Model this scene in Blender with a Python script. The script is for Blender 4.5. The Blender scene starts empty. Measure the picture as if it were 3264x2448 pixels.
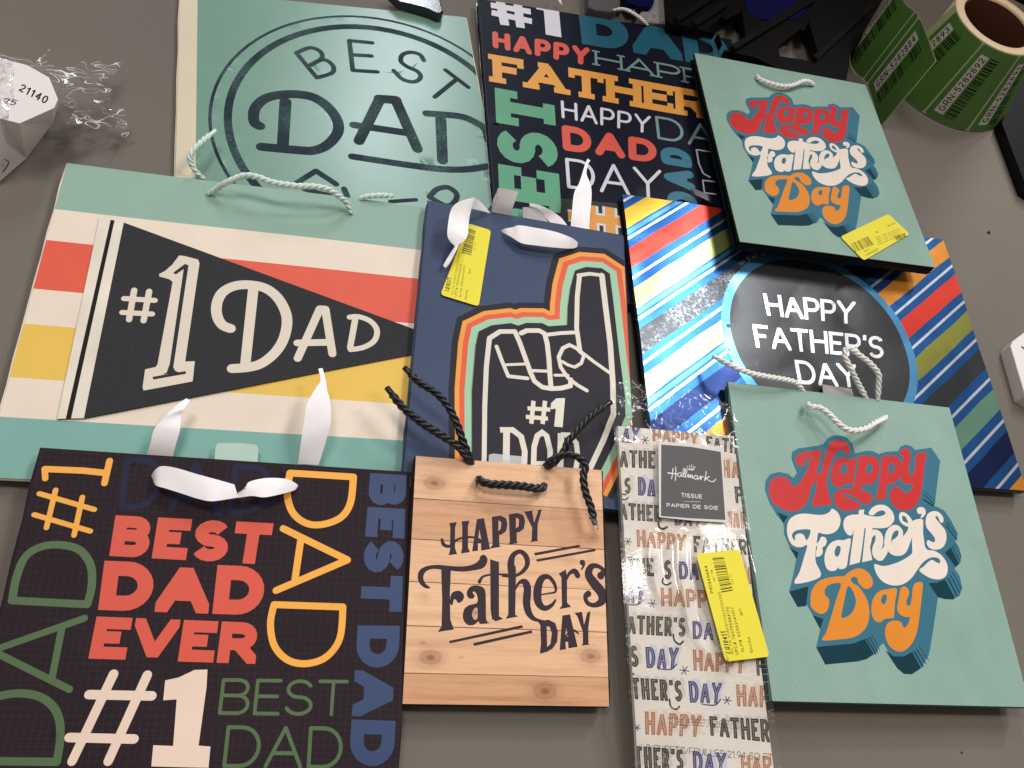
import bpy, bmesh, math, random
import numpy as np
from mathutils import Vector, Matrix, noise
from mathutils.geometry import delaunay_2d_cdt
random.seed(7)
S = bpy.context.scene
C = S.collection
# ------------------------------------------------------------------ camera
CH = 0.52                       # camera height above the table top
TH, RO, FP = math.radians(31), math.radians(27), 2650.0
CAMROT = Matrix.Rotation(TH, 3, 'X') @ Matrix.Rotation(RO, 3, 'Z')
CAM = Vector((0, 0, CH))
cd = bpy.data.cameras.new('camera'); cam = bpy.data.objects.new('camera', cd); C.objects.link(cam)
cam.matrix_world = Matrix.Translation(CAM) @ CAMROT.to_4x4()
cd.sensor_width = 36; cd.lens = 36 * FP / 3264; cd.clip_start = 0.01; cd.clip_end = 60
S.camera = cam
# ------------------------------------------------------------------ world and lamps (indoor ceiling light and an added fill)
w = bpy.data.worlds.new('World'); S.world = w; w.use_nodes = True
w.node_tree.nodes['Background'].inputs[0].default_value = (1.0, 0.93, 0.86, 1)
w.node_tree.nodes['Background'].inputs[1].default_value = 0.22
S.view_settings.view_transform = 'Standard'; S.view_settings.look = 'None'
S.view_settings.exposure = -0.12; S.view_settings.gamma = 1
def area(name, loc, target, sx, sy, power, col):
    l = bpy.data.lights.new(name, 'AREA'); l.shape = 'RECTANGLE'; l.size = sx; l.size_y = sy; l.energy = power; l.color = col
    o = bpy.data.objects.new(name, l); C.objects.link(o); o.location = loc
    o.rotation_euler = (Vector(target) - Vector(loc)).to_track_quat('-Z', 'Y').to_euler()
    return o
area('ceiling_tube', (0.50, 2.0, 2.0), (0.1, 0.4, 0), 0.27, 0.62, 24, (0.93, 0.97, 1.0))
area('window_side_lamp', (0.62, 2.75, 1.6), (0.1, 0.5, 0), 0.2, 0.2, 25, (1.0, 0.96, 0.9))
area('ceiling_tube_far', (-0.95, 2.4, 2.0), (-0.25, 0.6, 0), 0.07, 1.0, 24, (0.86, 0.93, 1.0))
area('ceiling_tube_near', (0.80, 0.86, 2.0), (0, 0.2, 0), 0.10, 0.45, 12, (1.0, 0.92, 0.85))
area('fill_panel_left', (-0.62, 0.35, 2.0), (-0.1, 0.25, 0), 0.35, 0.6, 15, (1.0, 0.93, 0.88))  # added fill that brightens the lower left, no such panel is seen
# ------------------------------------------------------------------ pixel frames (measured in crops of the photograph)
FR = dict(A=(0,0,2.0109), B=(1000,0,2.0109), C=(2164,0,2.0109), D=(0,700,2.0109), E=(1200,700,2.0109), F=(2164,700,2.0109),
          G=(0,1400,1.58), H=(1200,1400,1.8433), I=(1864,1400,1.58), J=(2400,1360,2.765), K=(2400,1700,2.765),
          L=(1900,0,2.4578), M=(0,100,3.19), N=(2600,0,3.318), O=(2900,100,1.508), P=(1940,1300,3.072),
          Q=(1940,1700,2.2185), R=(1500,0,2.765), S=(1500,400,2.765), U=(1360,600,3.687), Z=(0,0,0.6777), X=(0,0,1))
def fp(f, p):
    x, y, s = FR[f]; return (x + p[0]/s, y + p[1]/s)
def ray(p):
    return CAMROT @ Vector(((p[0]-1632)/FP, -(p[1]-1224)/FP, -1.0))
def W(p, z=0.0, f='X'):
    """point of the scene at height z seen at a measured place of the photograph"""
    if f != 'X': p = fp(f, p)
    d = ray(p); t = (z - CH)/d.z
    return CAM + d*t
# ------------------------------------------------------------------ materials
def lin(c):
    c = c/255.0
    return c/12.92 if c <= 0.04045 else ((c+0.055)/1.055)**2.4
def rgb(c, k=1.0): return (lin(c[0])*k, lin(c[1])*k, lin(c[2])*k, 1)
MATS = {}
class NT:
    def __init__(s, name):
        s.m = bpy.data.materials.new(name); s.m.use_nodes = True; s.t = s.m.node_tree; s.n = s.t.nodes; s.b = s.n['Principled BSDF']
        s.out = s.n['Material Output']; s.tc = s.n.new('ShaderNodeTexCoord'); s.co = s.tc.outputs['Object']
    def l(s, a, b): s.t.links.new(a, b)
    def node(s, ty, **kw):
        n = s.n.new(ty)
        for k, v in kw.items():
            if k.startswith('i_'): n.inputs[k[2:].replace('_', ' ')].default_value = v
            else: setattr(n, k, v)
        return n
    def mapping(s, scale=(1,1,1), rot=(0,0,0), loc=(0,0,0)):
        m = s.n.new('ShaderNodeMapping'); m.inputs['Scale'].default_value = scale; m.inputs['Rotation'].default_value = rot; m.inputs['Location'].default_value = loc
        s.l(s.co, m.inputs['Vector']); return m.outputs[0]
    def noise(s, scale, detail=3, rough=0.5, vec=None):
        n = s.node('ShaderNodeTexNoise'); n.inputs['Scale'].default_value = scale; n.inputs['Detail'].default_value = detail; n.inputs['Roughness'].default_value = rough
        s.l(vec if vec is not None else s.co, n.inputs['Vector']); return n.outputs['Fac']
    def ramp(s, fac, stops):
        r = s.n.new('ShaderNodeValToRGB'); e = r.color_ramp.elements
        while len(e) < len(stops): e.new(0.5)
        for i, (p, c) in enumerate(stops): e[i].position = p; e[i].color = c
        s.l(fac, r.inputs[0]); return r.outputs[0]
    def mix(s, fac, a, b, mode='MIX'):
        m = s.n.new('ShaderNodeMix'); m.data_type = 'RGBA'; m.blend_type = mode
        for i, v in ((0, fac), (6, a), (7, b)):
            if hasattr(v, 'is_linked') or hasattr(v, 'links'): s.l(v, m.inputs[i])
            else: m.inputs[i].default_value = v
        return m.outputs[2]
    def math(s, op, a, b=0.0):
        m = s.n.new('ShaderNodeMath'); m.operation = op
        for i, v in enumerate((a, b)):
            if hasattr(v, 'links'): s.l(v, m.inputs[i])
            else: m.inputs[i].default_value = v
        return m.outputs[0]
    def bump(s, h, strength, dist):
        b = s.n.new('ShaderNodeBump'); b.inputs['Strength'].default_value = strength; b.inputs['Distance'].default_value = dist
        s.l(h, b.inputs['Height']); s.l(b.outputs[0], s.b.inputs['Normal']); return b
def paper(name, c, rough=0.55, spec=0.35, mott=0.035, kind='plain', metal=0.0, c2=None, coat=0.0):
    if name in MATS: return MATS[name]
    t = NT(name); base = rgb(c); t.b.inputs['Roughness'].default_value = rough
    if metal == 0.0 and max(c) < 75 and rough > .3: spec = min(spec, .08)
    t.b.inputs['Specular IOR Level'].default_value = spec; t.b.inputs['Metallic'].default_value = metal
    if coat: t.b.inputs['Coat Weight'].default_value = coat; t.b.inputs['Coat Roughness'].default_value = 0.15
    lo = tuple(v*(1-mott) for v in base[:3]) + (1,); hi = tuple(min(1, v*(1+mott)) for v in base[:3]) + (1,)
    col = t.ramp(t.noise(25, 4, 0.6), [(0.3, lo), (0.7, hi)])
    fine = t.noise(2600, 2, 0.6)
    col = t.mix(0.9, col, t.ramp(fine, [(0.2, (0.86,)*3+(1,)), (0.8, (1.0,)*3+(1,))]), 'MULTIPLY')
    hgt = t.noise(1500, 2)
    if kind == 'ribbed':            # fine diagonal ribs of the mint bag paper
        wv = t.node('ShaderNodeTexWave'); wv.inputs['Scale'].default_value = 150/1.0; wv.inputs['Distortion'].default_value = 0.6; wv.inputs['Detail'].default_value = 1
        t.l(t.mapping(rot=(0, 0, math.radians(-14))), wv.inputs['Vector'])
        col = t.mix(0.42, col, t.ramp(wv.outputs['Fac'], [(0.0, (0.40, 0.54, 0.54, 1)), (0.5, (1, 1, 1, 1))]), 'MULTIPLY')
        col = t.mix(0.5, col, t.ramp(t.noise(1.0, 3, .6, t.mapping(scale=(34, 9, 1), rot=(0, 0, math.radians(-14)))), [(.3, (.80, .88, .86, 1)), (.7, (1, 1, 1, 1))]), 'MULTIPLY')
        hgt = wv.outputs['Fac']
    if kind == 'grid':              # faint woven grid lines
        for ax in (0, 1):
            wv = t.node('ShaderNodeTexWave', bands_direction='XY'[ax] if False else ('X' if ax == 0 else 'Y'))
            wv.inputs['Scale'].default_value = 85; wv.inputs['Distortion'].default_value = 0.0
            msk = t.ramp(wv.outputs['Fac'], [(0.965, (0, 0, 0, 1)), (1.0, (0.16, 0.16, 0.16, 1))])
            t.l(t.co, wv.inputs['Vector'])
            brk = t.math('MULTIPLY', msk, t.noise(55, 2))
            col = t.mix(brk, col, rgb((120, 104, 108)))
    if kind == 'worn':              # stamped ink, speckled
        sp = t.ramp(t.noise(900, 5, 0.8), [(0.44, (0, 0, 0, 1)), (0.62, (1, 1, 1, 1))])
        big = t.ramp(t.noise(28, 3, 0.5), [(0.42, (0.03,)*3+(1,)), (0.66, (0.85,)*3+(1,))])
        col = t.mix(t.math('MULTIPLY', sp, big), col, rgb(c2))
    if kind == 'speckle':           # sponged charcoal with pale flecks
        sp = t.ramp(t.noise(420, 6, 0.85), [(0.50, (0, 0, 0, 1)), (0.60, (1, 1, 1, 1))])
        big = t.ramp(t.noise(22, 3, 0.6), [(0.42, (0.0,)*3+(1,)), (0.6, (0.9,)*3+(1,))])
        col = t.mix(t.math('MULTIPLY', sp, big), col, rgb(c2))
    if kind == 'dusty':
        sp = t.ramp(t.noise(700, 4, 0.8), [(0.55, (0, 0, 0, 1)), (0.72, (1, 1, 1, 1))])
        col = t.mix(t.math('MULTIPLY', sp, 0.25), col, rgb(c2))
    t.l(col, t.b.inputs['Base Color'])
    t.bump(hgt, 0.12 if kind != 'ribbed' else 0.35, 0.00012)
    MATS[name] = t.m
    return t.m
def film(name, rough=0.06, haze=0.05, tint=(1, 1, 1), bump=(40, 0.5, 0.002), fk=1.0, crease_glint=0.0):
    """clear plastic film: mostly see-through, shiny where it catches the lamp"""
    if name in MATS: return MATS[name]
    t = NT(name); n = t.n
    tr = n.new('ShaderNodeBsdfTransparent'); tr.inputs[0].default_value = tint + (1,)
    gl = n.new('ShaderNodeBsdfGlossy'); gl.inputs['Roughness'].default_value = rough
    df = n.new('ShaderNodeBsdfDiffuse'); df.inputs[0].default_value = (0.8, 0.8, 0.82, 1)
    fz = n.new('ShaderNodeFresnel'); fz.inputs[0].default_value = 1.42
    bp = n.new('ShaderNodeBump'); bp.inputs['Strength'].default_value = bump[1]; bp.inputs['Distance'].default_value = bump[2]
    t.l(t.noise(bump[0], 4, 0.6), bp.inputs['Height']); t.l(bp.outputs[0], gl.inputs['Normal']); t.l(bp.outputs[0], fz.inputs['Normal'])
    m1 = n.new('ShaderNodeMixShader'); m1.inputs[0].default_value = haze
    if crease_glint:      # sharp creases scatter white; these white lines also paint in the glints
        f = None
        for sc, ro in (((40, 190, 60), .25), ((55, 170, 60), -.55)):
            nz = t.noise(1.0, 0, .5, t.mapping(scale=sc, rot=(0, 0, ro))); ln = t.math('LESS_THAN', t.math('ABSOLUTE', t.math('SUBTRACT', nz, .5)), .010)
            f = ln if f is None else t.math('MAXIMUM', f, ln)
        f = t.math('MULTIPLY', f, t.ramp(t.noise(38, 2), [(.45, (0,)*3+(1,)), (.6, (crease_glint,)*3+(1,))])); t.l(t.math('ADD', f, haze), m1.inputs[0])
    t.l(tr.outputs[0], m1.inputs[1]); t.l(df.outputs[0], m1.inputs[2])
    m2 = n.new('ShaderNodeMixShader'); t.l(t.math('MULTIPLY', fz.outputs[0], fk), m2.inputs[0]); t.l(m1.outputs[0], m2.inputs[1]); t.l(gl.outputs[0], m2.inputs[2])
    t.l(m2.outputs[0], t.out.inputs[0]); MATS[name] = t.m
    return t.m
# ------------------------------------------------------------------ objects
def tag(o, label=None, cat=None, group=None, kind=None):
    for k, v in (('label', label), ('category', cat), ('group', group), ('kind', kind)):
        if v: o[k] = v
    return o
def mesh_obj(name, verts, faces, mats, parent=None, smooth=False, idx=None):
    me = bpy.data.meshes.new(name); me.from_pydata([tuple(v) for v in verts], [], faces)
    if not isinstance(mats, (list, tuple)): mats = [mats]
    for m in mats: me.materials.append(m)
    if idx: me.polygons.foreach_set('material_index', idx)
    if smooth: me.polygons.foreach_set('use_smooth', [True]*len(me.polygons))
    me.update(); o = bpy.data.objects.new(name, me); C.objects.link(o)
    if parent: o.parent = parent
    return o
def root(name, M, label, cat, group=None):
    o = bpy.data.objects.new(name, None); o.empty_display_size = 0.02; C.objects.link(o); o.matrix_world = M
    return tag(o, label, cat, group)
def catmull(pts, closed=False, n=5):
    out = []; N = len(pts)
    rng = range(N) if closed else range(N-1)
    for i in rng:
        if closed: p = [pts[(i+k-1) % N] for k in range(4)]
        else: p = [pts[max(0, min(N-1, i+k-1))] for k in range(4)]
        for j in range(n):
            t = j/n; t2 = t*t; t3 = t2*t
            out.append(tuple(0.5*((2*b)+(c-a)*t+(2*a-5*b+4*c-d)*t2+(-a+3*b-3*c+d)*t3) for a, b, c, d in zip(*p)))
    if not closed: out.append(tuple(pts[-1]))
    return out
# ------------------------------------------------------------------ 2D pieces: convex polygons made from strokes
def disc(c, r, n=12): return [(c[0]+r*math.cos(2*math.pi*i/n), c[1]+r*math.sin(2*math.pi*i/n)) for i in range(n)]
def stroke_polys(pts, w, cap='round', join='round', closed=False):
    """pts 2D, w number or list of full widths -> convex polygons"""
    if not isinstance(w, (list, tuple)): w = [w]*len(pts)
    P = [Vector(p[:2]) for p in pts]; out = []
    q = [(P[0], w[0])]
    for a, b in zip(P[1:], w[1:]):
        if (a-q[-1][0]).length > 1e-9: q.append((a, b))
    P = [a for a, b in q]; w = [b for a, b in q]
    if closed and (P[0]-P[-1]).length > 1e-9: P.append(P[0]); w.append(w[0])
    if len(P) < 2: return [disc(P[0], w[0]/2)]
    nr = []
    for i in range(len(P)-1):
        d = (P[i+1]-P[i]).normalized(); nn = Vector((-d.y, d.x)); nr.append(nn)
        a, b = w[i]/2, w[i+1]/2
        out.append([tuple(P[i]+nn*a), tuple(P[i+1]+nn*b), tuple(P[i+1]-nn*b), tuple(P[i]-nn*a)])
    js = list(range(1, len(P)-1)); prs = [(i-1, i, i) for i in js]
    if closed: prs.append((len(nr)-1, 0, 0))
    for a, b, i in prs:
        cr = nr[a].x*nr[b].y-nr[a].y*nr[b].x; dt = nr[a].dot(nr[b]); h = w[i]/2
        if abs(cr) < 1e-4 and dt > 0: continue
        s = -1 if cr > 0 else 1
        p1, p2 = P[i]+nr[a]*h*s, P[i]+nr[b]*h*s
        if join == 'miter' and dt > -0.35:
            m = (nr[a]+nr[b]); m = m/m.length_squared*2*h*s
            out.append([tuple(P[i]), tuple(p1), tuple(P[i]+m), tuple(p2)])
        elif join == 'miter' or dt > 0.9: out.append([tuple(P[i]), tuple(p1), tuple(p2)])
        else: out.append(disc(P[i], h))
    if cap == 'round' and not closed: out += [disc(P[0], w[0]/2), disc(P[-1], w[-1]/2)]
    return [p for p in out if abs(parea(p)) > 1e-12]
def parea(p): return 0.5*sum(p[i-1][0]*p[i][1]-p[i][0]*p[i-1][1] for i in range(len(p)))
def clip(poly, ax, lim, sgn):
    out = []
    for i in range(len(poly)):
        a, b = poly[i-1], poly[i]; da, db = (a[ax]-lim)*sgn, (b[ax]-lim)*sgn
        if (da < 0) != (db < 0):
            t = da/(da-db); out.append((a[0]+(b[0]-a[0])*t, a[1]+(b[1]-a[1])*t))
        if db >= 0: out.append(b)
    return out
def arc(cx, cy, rx, ry, a0, a1, n=9):
    return [(cx+rx*math.cos(math.radians(a0+(a1-a0)*i/n)), cy+ry*math.sin(math.radians(a0+(a1-a0)*i/n))) for i in range(n+1)]
# stroke alphabet, box 0..1 x 0..1, y downward; value = (relative width, [strokes])
G = {
'A': (.95, [[(0,1),(.5,0),(1,1)], [(.17,.66),(.83,.66)]]),
'B': (.78, [[(0,0),(0,1)], [(0,0),(.6,0)]+arc(.6,.235,.34,.235,-90,90)+[(0,.47)], [(.55,.47),(.62,.47)]+arc(.62,.735,.38,.265,-90,90)+[(0,1)]]),
'C': (.9, [arc(.5,.5,.5,.5,-50,-310,14)]),
'D': (.88, [[(0,0),(.45,0)]+arc(.45,.5,.55,.5,-90,90,12)+[(0,1),(0,0)]]),
'E': (.68, [[(1,0),(0,0),(0,1),(1,1)], [(0,.48),(.9,.48)]]),
'F': (.66, [[(1,0),(0,0),(0,1)], [(0,.48),(.88,.48)]]),
'G': (.95, [arc(.5,.5,.5,.5,-50,-350,14)+[(.99,.55),(.6,.55)]]),
'H': (.86, [[(0,0),(0,1)], [(1,0),(1,1)], [(0,.48),(1,.48)]]),
'I': (.02, [[(0.5,0),(0.5,1)]]),
'K': (.8, [[(0,0),(0,1)], [(1,0),(0,.6)], [(.35,.42),(1,1)]]),
'L': (.62, [[(0,0),(0,1),(1,1)]]),
'M': (1.05, [[(0,1),(.08,0),(.5,.7),(.92,0),(1,1)]]),
'N': (.85, [[(0,1),(0,0),(1,1),(1,0)]]),
'O': (1.0, [arc(.5,.5,.5,.5,0,360,20)]),
'P': (.76, [[(0,1),(0,0),(.58,0)]+arc(.58,.29,.42,.29,-90,90)+[(0,.58)]]),
'Q': (1.0, [arc(.5,.5,.5,.5,0,360,20), [(.6,.7),(1,1.05)]]),
'R': (.8, [[(0,1),(0,0),(.58,0)]+arc(.58,.28,.38,.28,-90,90)+[(0,.56)], [(.5,.56),(1,1)]]),
'S': (.74, [arc(.5,.25,.47,.25,-25,-265,10)+arc(.5,.745,.5,.255,-85,160,11)]),
'T': (.82, [[(0,0),(1,0)], [(.5,0),(.5,1)]]),
'U': (.84, [[(0,0),(0,.6)]+arc(.5,.6,.5,.4,180,0,10)+[(1,0)]]),
'V': (.95, [[(0,0),(.5,1),(1,0)]]),
'W': (1.3, [[(0,0),(.27,1),(.5,.15),(.73,1),(1,0)]]),
'X': (.85, [[(0,0),(1,1)], [(1,0),(0,1)]]),
'Y': (.9, [[(0,0),(.5,.52),(1,0)], [(.5,.52),(.5,1)]]),
'Z': (.8, [[(0,0),(1,0),(0,1),(1,1)]]),
'0': (.66, [arc(.5,.5,.5,.5,0,360,18)]),
'1': (.34, [[(0,.22),(.8,0),(.8,1)]]),
'2': (.66, [arc(.5,.28,.48,.28,-165,30,9)+[(0,1),(1,1)]]),
'3': (.64, [arc(.45,.25,.45,.25,-150,90,9), arc(.45,.74,.52,.26,-90,150,9)]),
'4': (.7, [[(.75,1),(.75,0),(0,.7),(1,.7)]]),
'5': (.64, [[(.9,0),(.12,0),(.05,.45)]+arc(.45,.68,.5,.32,-140,140,10)]),
'6': (.66, [arc(.5,.68,.5,.32,0,360,14), [(0,.66),(.15,.3),(.7,0)]]),
'7': (.64, [[(0,0),(1,0),(.35,1)]]),
'8': (.66, [arc(.5,.25,.42,.25,0,360,14), arc(.5,.74,.5,.26,0,360,14)]),
'9': (.66, [arc(.5,.32,.5,.32,0,360,14), [(1,.34),(.85,.7),(.3,1)]]),
'-': (.36, [[(0,.55),(1,.55)]]), '/': (.4, [[(0,1),(1,0)]]), '.': (.02, [[(.5,.98),(.5,1)]]),
'#': (.8, [[(.36,0),(.2,1)], [(.82,0),(.66,1)], [(.04,.33),(1,.33)], [(0,.67),(.95,.67)]]),
"'": (.04, [[(.6,0),(.4,.2)]]),
'a': (.6, [arc(.5,.68,.5,.32,0,360,14), [(1,.36),(1,1)]]),
'b': (.6, [arc(.5,.68,.5,.32,0,360,14), [(0,0),(0,1)]]),
'l': (.02, [[(.5,0),(.5,1)]]), 'i': (.02, [[(.5,.36),(.5,1)], [(.5,.1),(.5,.14)]]),
'e': (.6, [[(.02,.68),(.98,.68)]+arc(.5,.68,.5,.32,-5,-305,12)]),
't': (.4, [[(.4,.1),(.4,1),(1,1)], [(0,.36),(1,.36)]]), 'r': (.38, [[(0,.36),(0,1)], [(0,.6),(.4,.38),(1,.38)]]),
}
def glyph_word(text, aspect, wt, cap='flat', slab=False, gap=0.22, wid=None, inline=0.0):
    """convex polygons of a word filling the box 0..aspect x 0..1 (and the thin inline, when asked)"""
    text = text.replace('\u2019', "'")
    ws = [.35 if ch == ' ' else G[ch][0] for ch in text]
    tot = sum(ws) + 0.0
    n = len(text); g = gap
    # every glyph box keeps the stroke weight on both sides
    free = aspect - n*wt - (n-1)*g*wt*0 - (n-1)*gap*0.5
    if free < 0.2*aspect: g = gap*0.4; free = aspect - n*wt - (n-1)*g*0.5
    k = free/tot; x = 0; out = []; inl = []; gg = g*0.5 if free >= 0.2*aspect or True else 0
    for ch, wd in zip(text, ws):
        gw = wd*k
        if ch != ' ':
            for st in G[ch][1]:
                pts = [(x+wt/2+px*gw, wt/2+py*(1-wt)) for px, py in st]
                inl += stroke_polys(pts, wt*inline, 'round') if inline else []
                cl = (abs(pts[0][0]-pts[-1][0])+abs(pts[0][1]-pts[-1][1]) < 1e-6)
                if cap == 'flat' and not cl:
                    for e, o in ((0, 1), (-1, -2)):
                        a, b = Vector(pts[e]), Vector(pts[o]); d = (a-b)
                        if d.length < 1e-9: continue
                        d.normalize(); dia = min(abs(d.x), abs(d.y)) > 0.05
                        edge = abs(a.y-wt/2) < 1e-4 or abs(a.y-1+wt/2) < 1e-4 or abs(a.x-x-wt/2) < 1e-4 or abs(a.x-x-wt/2-gw) < 1e-4
                        curved = len(st) > 6
                        if edge and not curved: pts[e] = tuple(a+d*(wt*(1.1 if dia else 0.5)))
                        elif edge and not dia: pts[e] = tuple(a+d*wt*0.5)
                ps = stroke_polys(pts, wt, cap, 'miter' if cap == 'flat' else 'round', cl)
                if cap == 'flat':
                    ps = [clip(clip(clip(clip(p, 1, 0, 1), 1, 1, -1), 0, x, 1), 0, x+wt+gw, -1) for p in ps]; ps = [p for p in ps if len(p) > 2]
                out += ps
            if slab and ch in 'AFHPTIRLMNKEBDYS':
                sl = wt*0.8; e = wt*(0.42 if wt > .2 else 1.1)
                def sb(cx, top, ext=None):
                    ex = wt/2+(e if ext is None else ext); y0 = 0 if top else 1-sl
                    return [(cx-ex, y0), (cx+ex, y0), (cx+ex, y0+sl), (cx-ex, y0+sl)]
                L, Rr, M = x+wt/2, x+wt/2+gw, x+wt/2+gw/2
                if ch in 'FPRBED': out.append(sb(L, 0)); out.append(sb(L, 1))
                if ch == 'R': out.append(sb(Rr, 0))
                if ch == 'A': out += [sb(L, 0), sb(Rr, 0), [(M-wt*.9, 0), (M+wt*.3, 0), (M+wt*.3, sl), (M-wt*.9, sl)]]
                if ch == 'H': out += [sb(L, 0), sb(L, 1), sb(Rr, 0), sb(Rr, 1)]
                if ch == 'T': out += [sb(M, 0), [(x, 0), (x+wt*.7, 0), (x+wt*.7, wt*1.5), (x, wt*1.5)], [(Rr+wt/2-wt*.7, 0), (Rr+wt/2, 0), (Rr+wt/2, wt*1.5), (Rr+wt/2-wt*.7, wt*1.5)]]
                if ch in 'EF': out.append([(Rr+wt/2-wt*.7, 0), (Rr+wt/2, 0), (Rr+wt/2, wt*1.5), (Rr+wt/2-wt*.7, wt*1.5)])
                if ch == 'E': out.append([(Rr+wt/2-wt*.7, 1-wt*1.5), (Rr+wt/2, 1-wt*1.5), (Rr+wt/2, 1), (Rr+wt/2-wt*.7, 1)])
        x += gw + wt + g*0.5
    used = x - g*0.5
    f = aspect/used if used > 0 else 1
    return [[(a*f, b) for a, b in p] for p in out], [[(a*f, b) for a, b in p] for p in inl]
# ------------------------------------------------------------------ a flat sheet with printing
class Sheet:
    """plane of a bag front: local x along its top edge, y up the bag, z out of the paper"""
    def __init__(s, TL, TR, BL, z=(0, 0, 0), f='X', w=None, h=None):
        a, b, c = W(TL, z[0], f), W(TR, z[1], f), W(BL, z[2], f)
        s.w = (b-a).length if w is None else w
        X = (b-a).normalized(); Y = (a-c); s.h = Y.length if h is None else h
        Zn = X.cross(Y).normalized(); Y = Zn.cross(X)
        s.M = Matrix((X, Y, Zn)).transposed().to_4x4(); s.M.translation = a; s.Mi = s.M.inverted()
        s.layers = []; s.mats = []
    def loc(s, p, f='X', dz=0.0):
        if f != 'X': p = fp(f, p)
        n = s.M.to_3x3().col[2]; o = s.M.translation + n*dz; d = ray(p); t = (o-CAM).dot(n)/d.dot(n)
        q = s.Mi @ (CAM+d*t); return (q.x, q.y)
    def L(s, pts, f='X'): return [s.loc(p, f) for p in pts]
    def scale(s, p, f):
        a, b, c = s.loc(p, f), s.loc((p[0]+4, p[1]), f), s.loc((p[0], p[1]+4), f)
        return math.sqrt(abs((b[0]-a[0])*(c[1]-a[1])-(b[1]-a[1])*(c[0]-a[0])))/4
    def add(s, mat, polys, holes=()):
        s.layers.append((mat, [p for p in polys], [h for h in holes]))
    def poly(s, mat, pts, f='X', smooth=False, holes=(), n=4):
        q = s.L(pts, f); q = catmull(q, True, n) if smooth else q
        hs = [catmull(s.L(h, f), True, n) if smooth else s.L(h, f) for h in holes]
        s.add(mat, [q], hs)
    def stroke(s, mat, pts, w, f='X', smooth=False, cap='round', join='round', closed=False, n=5):
        wl = list(w) if isinstance(w, (list, tuple)) else [w]*len(pts)
        q = [s.loc(p, f)+(ww*s.scale(p, f),) for p, ww in zip(pts, wl)]
        if smooth: q = catmull(q, closed, n)
        s.add(mat, stroke_polys([a[:2] for a in q], [max(a[2], 1e-5) for a in q], cap, join, closed))
    def word(s, mat, text, quad, wt, f='X', cap='flat', slab=False, gap=0.22, inline=None):
        q = [Vector(s.loc(p, f)) for p in quad]      # TL TR BR BL
        wd = ((q[1]-q[0]).length+(q[2]-q[3]).length)/2; ht = ((q[3]-q[0]).length+(q[2]-q[1]).length)/2
        asp = wd/ht
        def mp(p):
            u, v = p[0]/asp, p[1]
            return tuple(q[0]*(1-u)*(1-v)+q[1]*u*(1-v)+q[2]*u*v+q[3]*(1-u)*v)
        a, b = glyph_word(text, asp, wt, cap, slab, gap, inline=0.28 if inline else 0)
        s.add(mat, [[mp(p) for p in pl] for pl in a])
        if inline: s.add(inline, [[mp(p) for p in pl] for pl in b])
    def build(s, name, base, parent, outline=None, cell=0.012, hf=None, thick=0.0, z0=0.0, edge=None, cuts=()):
        """one mesh: the outline cut by every printed shape; each face takes the ink of the uppermost layer"""
        if outline is None: outline = [(0, 0), (s.w, 0), (s.w, -s.h), (0, -s.h)]
        if parea(outline) > 0: outline = outline[::-1]
        K = 100.0; V = []; F = []; info = []
        def addp(p, inf):
            pp = []
            for a in p:
                b = (a[0]*K, a[1]*K)
                if pp and abs(pp[-1][0]-b[0])+abs(pp[-1][1]-b[1]) < 2e-4: continue
                pp.append(b)
            if len(pp) > 2 and abs(pp[0][0]-pp[-1][0])+abs(pp[0][1]-pp[-1][1]) < 2e-4: pp.pop()
            if len(pp) < 3: return
            if parea(pp) < 0: pp = pp[::-1]
            if abs(parea(pp)) < 1e-6: return
            i0 = len(V); V.extend(Vector(a) for a in pp); F.append(list(range(i0, i0+len(pp)))); info.append(inf)
        addp(outline, ('o',))
        for c in cuts: addp(c, ('c',))
        x0 = min(p[0] for p in outline); x1 = max(p[0] for p in outline); y0 = min(p[1] for p in outline); y1 = max(p[1] for p in outline)
        if cell:
            nx, ny = max(1, int((x1-x0)/cell)), max(1, int((y1-y0)/cell))
            for i in range(nx):
                for j in range(ny):
                    a, b, c, d = x0+(x1-x0)*i/nx, x0+(x1-x0)*(i+1)/nx, y0+(y1-y0)*j/ny, y0+(y1-y0)*(j+1)/ny
                    addp([(a, c), (b, c), (b, d), (a, d)], ('g',))
        for k, (m, ps, hs) in enumerate(s.layers):
            for p in ps: addp(p, ('f', k))
            for p in hs: addp(p, ('h', k))
        E = [(f[i-1], f[i]) for f in F for i in range(len(f))]
        r = delaunay_2d_cdt(V, E, [], 0, 1e-5)
        vo, fo = r[0], r[2]
        vx = np.array([(v.x, v.y) for v in vo]); tri = np.array(fo); cen = vx[tri].mean(axis=1); X, Y = cen[:, 0], cen[:, 1]
        def inside(f):
            P = np.array([(V[i].x, V[i].y) for i in f]); res = np.zeros(len(X), bool)
            c = np.nonzero((X >= P[:, 0].min()) & (X <= P[:, 0].max()) & (Y >= P[:, 1].min()) & (Y <= P[:, 1].max()))[0]
            if not len(c): return res
            cx, cy = X[c], Y[c]; o = np.zeros(len(c), bool)
            for i in range(len(P)):
                (ax, ay), (bx, by) = P[i-1], P[i]
                if ay == by: continue
                o ^= ((ay > cy) != (by > cy)) & (cx < (bx-ax)*(cy-ay)/(by-ay)+ax)
            res[c] = o; return res
        mats = [base]; mi = np.zeros(len(X), int); keep = np.zeros(len(X), bool); cur = {}
        for f, t in zip(F, info):
            if t[0] == 'o': keep |= inside(f)
            elif t[0] == 'c': cur.setdefault('c', np.zeros(len(X), bool)); cur['c'] |= inside(f)
            elif t[0] in 'fh': cur.setdefault(t, np.zeros(len(X), bool)); cur[t] |= inside(f)
        if 'c' in cur: keep &= ~cur['c']
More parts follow.
